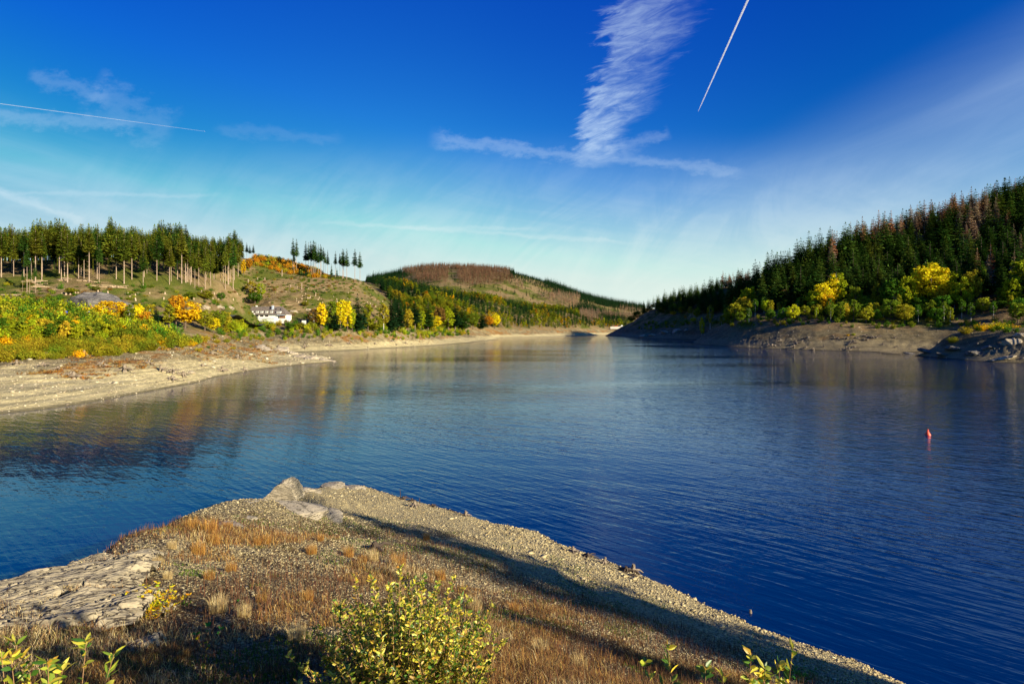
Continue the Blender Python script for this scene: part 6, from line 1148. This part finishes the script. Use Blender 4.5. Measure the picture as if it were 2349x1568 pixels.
# ------------------------------------------------------------------ willows
M_wleaf, t, out = newmat('willow_leaf'); r0_ = t.add('ShaderNodeNewGeometry').outputs['Random Per Island']
lc = t.ramp(r0_, ((0, (.03, .10, .012)), (.22, (.09, .20, .015)), (.42, (.38, .42, .035)), (.66, (.66, .58, .07)), (.86, (.78, .58, .05)), (1, (.45, .22, .03))))
d_ = t.add('ShaderNodeBsdfDiffuse'); t.set(d_, 0, lc); tr_ = t.add('ShaderNodeBsdfTranslucent'); t.set(tr_, 0, lc); gl = t.add('ShaderNodeBsdfGlossy'); t.set(gl, 'Roughness', .45); t.set(gl, 0, (.8, .8, .7)); ms = t.add('ShaderNodeMixShader'); t.set(ms, 0, .35); t.l.new(d_.outputs[0], ms.inputs[1]); t.l.new(tr_.outputs[0], ms.inputs[2]); m2 = t.add('ShaderNodeMixShader'); t.set(m2, 0, .05); t.l.new(ms.outputs[0], m2.inputs[1]); t.l.new(gl.outputs[0], m2.inputs[2]); t.l.new(m2.outputs[0], out.inputs[0])
M_wy, t, out = newmat('willow_leaf_yellow'); r0_ = t.add('ShaderNodeNewGeometry').outputs['Random Per Island']; lc = t.ramp(r0_, ((0, (.20, .33, .02)), (.3, (.62, .55, .02)), (.7, (.80, .55, .015)), (1, (.65, .25, .015)))); d_ = t.add('ShaderNodeBsdfDiffuse'); t.set(d_, 0, lc); tr_ = t.add('ShaderNodeBsdfTranslucent'); t.set(tr_, 0, lc); ms = t.add('ShaderNodeMixShader'); t.set(ms, 0, .35); t.l.new(d_.outputs[0], ms.inputs[1]); t.l.new(tr_.outputs[0], ms.inputs[2]); t.l.new(ms.outputs[0], out.inputs[0])
M_wg = simple('fresh_leaf', (.05, .22, .02), .6); M_twig = simple('reddish_twig', (.30, .17, .08))
def leaf_arrays(P, D, L, Wd, g):
    """folded lance-shaped leaves growing from P along D: 6 corners, 4 faces each"""
    n = len(P); side_ = np.cross(D, g.normal(0, 1, (n, 3))); side_ /= np.linalg.norm(side_, axis=1)[:, None] + 1e-9; up = np.cross(side_, D); L = L[:, None]; Wd = Wd[:, None]; dr = np.array((0, 0, -1.)) * L * g.uniform(0, .25, (n, 1))
    a = P; b = P + D * L * .38 + side_ * Wd + up * Wd * .35; c = P + D * L * .38 - side_ * Wd + up * Wd * .35; m_ = P + D * L * .45; d = P + D * L * .75 + side_ * Wd * .7 + up * Wd * .25 + dr * .5; e = P + D * L * .75 - side_ * Wd * .7 + up * Wd * .25 + dr * .5; f = P + D * L + dr
    V = np.stack([a, b, c, m_, d, e, f], 1).reshape(-1, 3); T = np.array([(0, 1, 3), (0, 3, 2), (1, 4, 3), (2, 3, 5), (3, 4, 6), (3, 6, 5)]); return V, (T[None] + (np.arange(n) * 7)[:, None, None]).reshape(-1, 3)
def willow(name, loc, stems, lab, cat='shrub', leafm=None, L=.055, Wd=.011, step=.022, seed=0, group=None, twig_r=.004, bare=.15, spread=1.0):
    """stems: list of (dx, dy, height, lean x, lean y)"""
    g = np.random.default_rng(seed); e = empty(name, loc); tag(e, lab, cat, group); tm = MB(); Ps = []; Ds = []
    for dx_, dy_, h, lx, ly in stems:
        n = 6; f = np.linspace(0, 1, n); pts = np.stack([dx_ + lx * f ** 1.5 * h + g.normal(0, .012, n).cumsum() * spread, dy_ + ly * f ** 1.5 * h + g.normal(0, .012, n).cumsum() * spread, h * f - .12 * (1 - f)], 1)
        tm.tube(pts, np.linspace(twig_r * 1.3, twig_r * .4, n), 4, False)
        k = int(h / step); ff = g.uniform(bare, 1, k); ff[:4] = g.uniform(.95, 1, 4); P = np.stack([np.interp(ff, f, pts[:, i]) for i in range(3)], 1)
        a = g.uniform(0, 6.28, k); up_ = g.uniform(.35, 1.3, k); D = np.stack([np.cos(a), np.sin(a), up_], 1); D /= np.linalg.norm(D, axis=1)[:, None]; Ps.append(P); Ds.append(D)
    P = np.concatenate(Ps); D = np.concatenate(Ds); n = len(P); V, Fq = leaf_arrays(P, D, L * g.uniform(.55, 1.25, n), Wd * g.uniform(.7, 1.3, n), g)
    tm.build('twigs', M_twig, e); link(bpy.data.objects.new('foliage', np_mesh('foliage', V, Fq, leafm or M_wleaf)), e); return e
def hz_(x, y): return float(hF(np.array([float(x)]), np.array([float(y)]))[0])
bxx, byy = -1.18, 6.25; g = np.random.default_rng(5); st_l = []
for i in range(300):
    a = g.uniform(0, 6.28); q = 1.12 * math.sqrt(g.random()); dx_, dy_ = math.cos(a) * q, math.sin(a) * q * .85; top = (1.25 - .65 * (q / 1.12) ** 2) * g.uniform(.5, 1.12); st_l.append((dx_ * .7, dy_ * .7, max(top, .3) , dx_ * .38 + g.normal(0, .12), dy_ * .38 + g.normal(0, .12)))
willow('willow_bush', (bxx, byy, hz_(bxx, byy) - .02), st_l, 'big yellow-green willow bush filling the bottom centre of the picture', L=.062, Wd=.0125, step=.0145, twig_r=.0055, seed=6, bare=.08)
x, y, z = on_spit(345, 1410); g = np.random.default_rng(8); willow('willow_clump', (x, y, z), [(g.normal(0, .10), g.normal(0, .08), g.uniform(.22, .46), g.normal(0, .55), g.normal(0, .4)) for _ in range(46)], 'small bright yellow willow clump beside the layered slabs', leafm=M_wy, L=.075, Wd=.010, step=.014, seed=9)
x, y, z = on_spit(478, 1490); willow('sapling', (x, y, z), [(0, 0, .34, .1, 0), (.06, .02, .26, .4, .1), (-.08, 0, .2, -.4, 0)], 'small dark green sapling in the shade left of the bush', 'sapling', M_wg, .07, .022, .04, 10); x, y, z = on_spit(458, 1500)
willow('sapling', (x, y, z), [(0, 0, .2, -.2, 0), (.04, 0, .16, .3, 0)], 'tiny yellow-leaved sapling next to the dark green one', 'sapling', M_wy, .05, .014, .03, 11)
x, y, z = on_spit(537, 1412); willow('sapling', (x, y, z), [(0, 0, .22, .1, 0)], 'tiny fresh green sapling alone in the brown grass', 'sapling', M_wg, .05, .016, .035, 12)
x, y, z = on_spit(767, 1425); willow('sapling', (x, y, z), [(0, 0, .36, -.05, 0), (.03, 0, .25, .2, 0)], 'slim green sapling left of the willow bush top', 'sapling', M_wg, .055, .018, .05, 13)
for i, (u, vt, d, lab) in enumerate(((35, 1490, 3.7, 'leftmost young willow shoot in the lower left corner'), (62, 1482, 3.8, 'red-stemmed willow shoot second from the left corner'), (102, 1448, 3.9, 'tallest pale-leaved willow shoot in the lower left corner'), (150, 1492, 3.8, 'rightmost willow shoot of the lower left group'), (120, 1512, 3.6, 'short willow shoot in front of the tallest left one'),
     (1556, 1484, 4.2, 'first willow shoot at the lower right with orange leaves'), (1600, 1525, 4.1, 'short willow shoot beside the first lower right one'), (1665, 1548, 4.0, 'low willow shoot at the bottom edge on the right'), (1700, 1512, 4.2, 'willow shoot in the middle of the lower right group'), (1740, 1535, 4.1, 'leafy willow shoot left of the tallest right one'), (1808, 1474, 4.3, 'tallest willow shoot of the lower right group'), (1790, 1530, 4.2, 'bushy willow shoot under the tallest right one'))):
    x = (u - CU) / F * d; y = d; z = hz_(x, y); top = CAM_H - (vt - HV) / F * d; h = top - z; g = np.random.default_rng(60 + i)
    st_ = [(0, 0, h, g.normal(0, .06), g.normal(0, .06))] + [(g.normal(0, .05), g.normal(0, .04), h * g.uniform(.6, .88), g.normal(0, .16), g.normal(0, .12)) for _ in range(3 if i not in (1, 6, 7) else 1)]
    willow('willow_shoot', (x, y, z), st_, lab, 'shoot', None, .088, .0155, .028, 70 + i, 'willow shoots in the lower corners', .0045, .3, .6)
x, y, z = on_spit(1830, 1565); g = np.random.default_rng(15); willow('herb_clump', (x, y, z), [(g.normal(0, .16), g.normal(0, .1), g.uniform(.15, .3), g.normal(0, .6), g.normal(0, .4)) for _ in range(30)], 'lush dark green herb clump at the lower right edge of the spit', 'plant', M_wg, .12, .010, .02, 16)
# stumps and driftwood along the right waterline, picked off the photograph
for i, (u, v, hp, k, lab) in enumerate(((918, 1142, 22, 's', 'thin upright dead stem at the water right of the tip'), (926, 1148, 10, 'r', 'low broken root beside the thin dead stem'), (962, 1156, 12, 's', 'small black post in the shallow water'), (945, 1150, 8, 'r', 'dark root between two posts at the waterline'), (952, 1175, 12, 'r', 'brown root stump on the pale slope below the posts'), (992, 1163, 8, 'r', 'dark stump lying at the waterline right of the posts'), (1068, 1192, 10, 'r', 'short dark stump on the bright gravel slope'),
      (1165, 1216, 8, 's', 'short crooked stick by the water'), (1315, 1278, 12, 'r', 'dark split root at the waterline in the middle'), (1350, 1282, 12, 'r', 'long low driftwood root by the middle waterline'), (1385, 1300, 12, 'r', 'small upright stump on the gravel edge'), (1436, 1316, 14, 'r', 'left one of two stumps at the water in the centre right'), (1452, 1310, 16, 'r', 'black stump standing in the water in the centre right'), (1455, 1330, 8, 'r', 'flat root below the two waterline stumps'), (1722, 1400, 12, 'r', 'dark stump on the gravel of the lower right shore'),
      (865, 1262, 26, 'b', 'dark rotten stump in the shadow band above the willow bush'), (2150, 1535, 8, 'r', 'small dark root near the lower right corner'), (385, 1178, 22, 's', 'thin dead stalk standing on the left rim'), (448, 1168, 14, 's', 'short dead stalk on the left bedrock edge'))):
    if k in 'sr' and u > 900 and v < 1420:
        d = F * (CAM_H - .1) / (v - HV); x, y = (u - CU) / F * d, d; z = max(hz_(x, y), -.15)
    else: x, y, z = on_spit(u, v)
    h = hp / F * y
    if k == 's': m = MB(); m.tube([(0, 0, -.3), (.02, 0, h * .5), (-.02, .02, h)], [.035, .025, .015], 5); o = m.build('withered_plant', M_wet); o.location = (x, y, z); tag(o, lab, 'dead plant')
    else:
        o = bpy.data.objects.new('root_stump', RS[i % 4].copy()); o.data.materials[0] = M_wet if k == 'b' or i % 2 else M_drift; s = h / .75; o.location = (x, y, z); o.scale = (s, s, s); o.rotation_euler = (rnd.uniform(-.2, .2), rnd.uniform(-.2, .2), rnd.uniform(0, 6)); link(o); tag(o, lab, 'stump', 'stumps on the near spit')
# spruces up the bank behind the camera; only their long shadow reaches the picture
for i, (tx_, ty_, H) in enumerate(((55.5, -15.5, 27), (57, -20, 24), (50, -22, 19), (64, -22, 25))):
    plant(SP_TALL if i else SP_FULL, i, 'spruce_tree', (tx_, ty_, hz_(tx_, ty_) - .2), H, C_SPR, 'spruce on the bank behind the viewer, x' if 0 else 'spruce up the near bank behind the viewer whose shadow falls on the spit', 'tree', 'shadow-casting spruces behind the viewer', 1.2)
plant(BUSH, 1, 'willow_bush', (4.0, .05, hz_(4.0, .05) - .1), 2.7, C_OLIVE, 'willow bush on the bank beside the viewer shading the lower left corner', 'shrub', None, 1.0, single=True)  # out-of-view bush added for the shadow it throws on the lower left
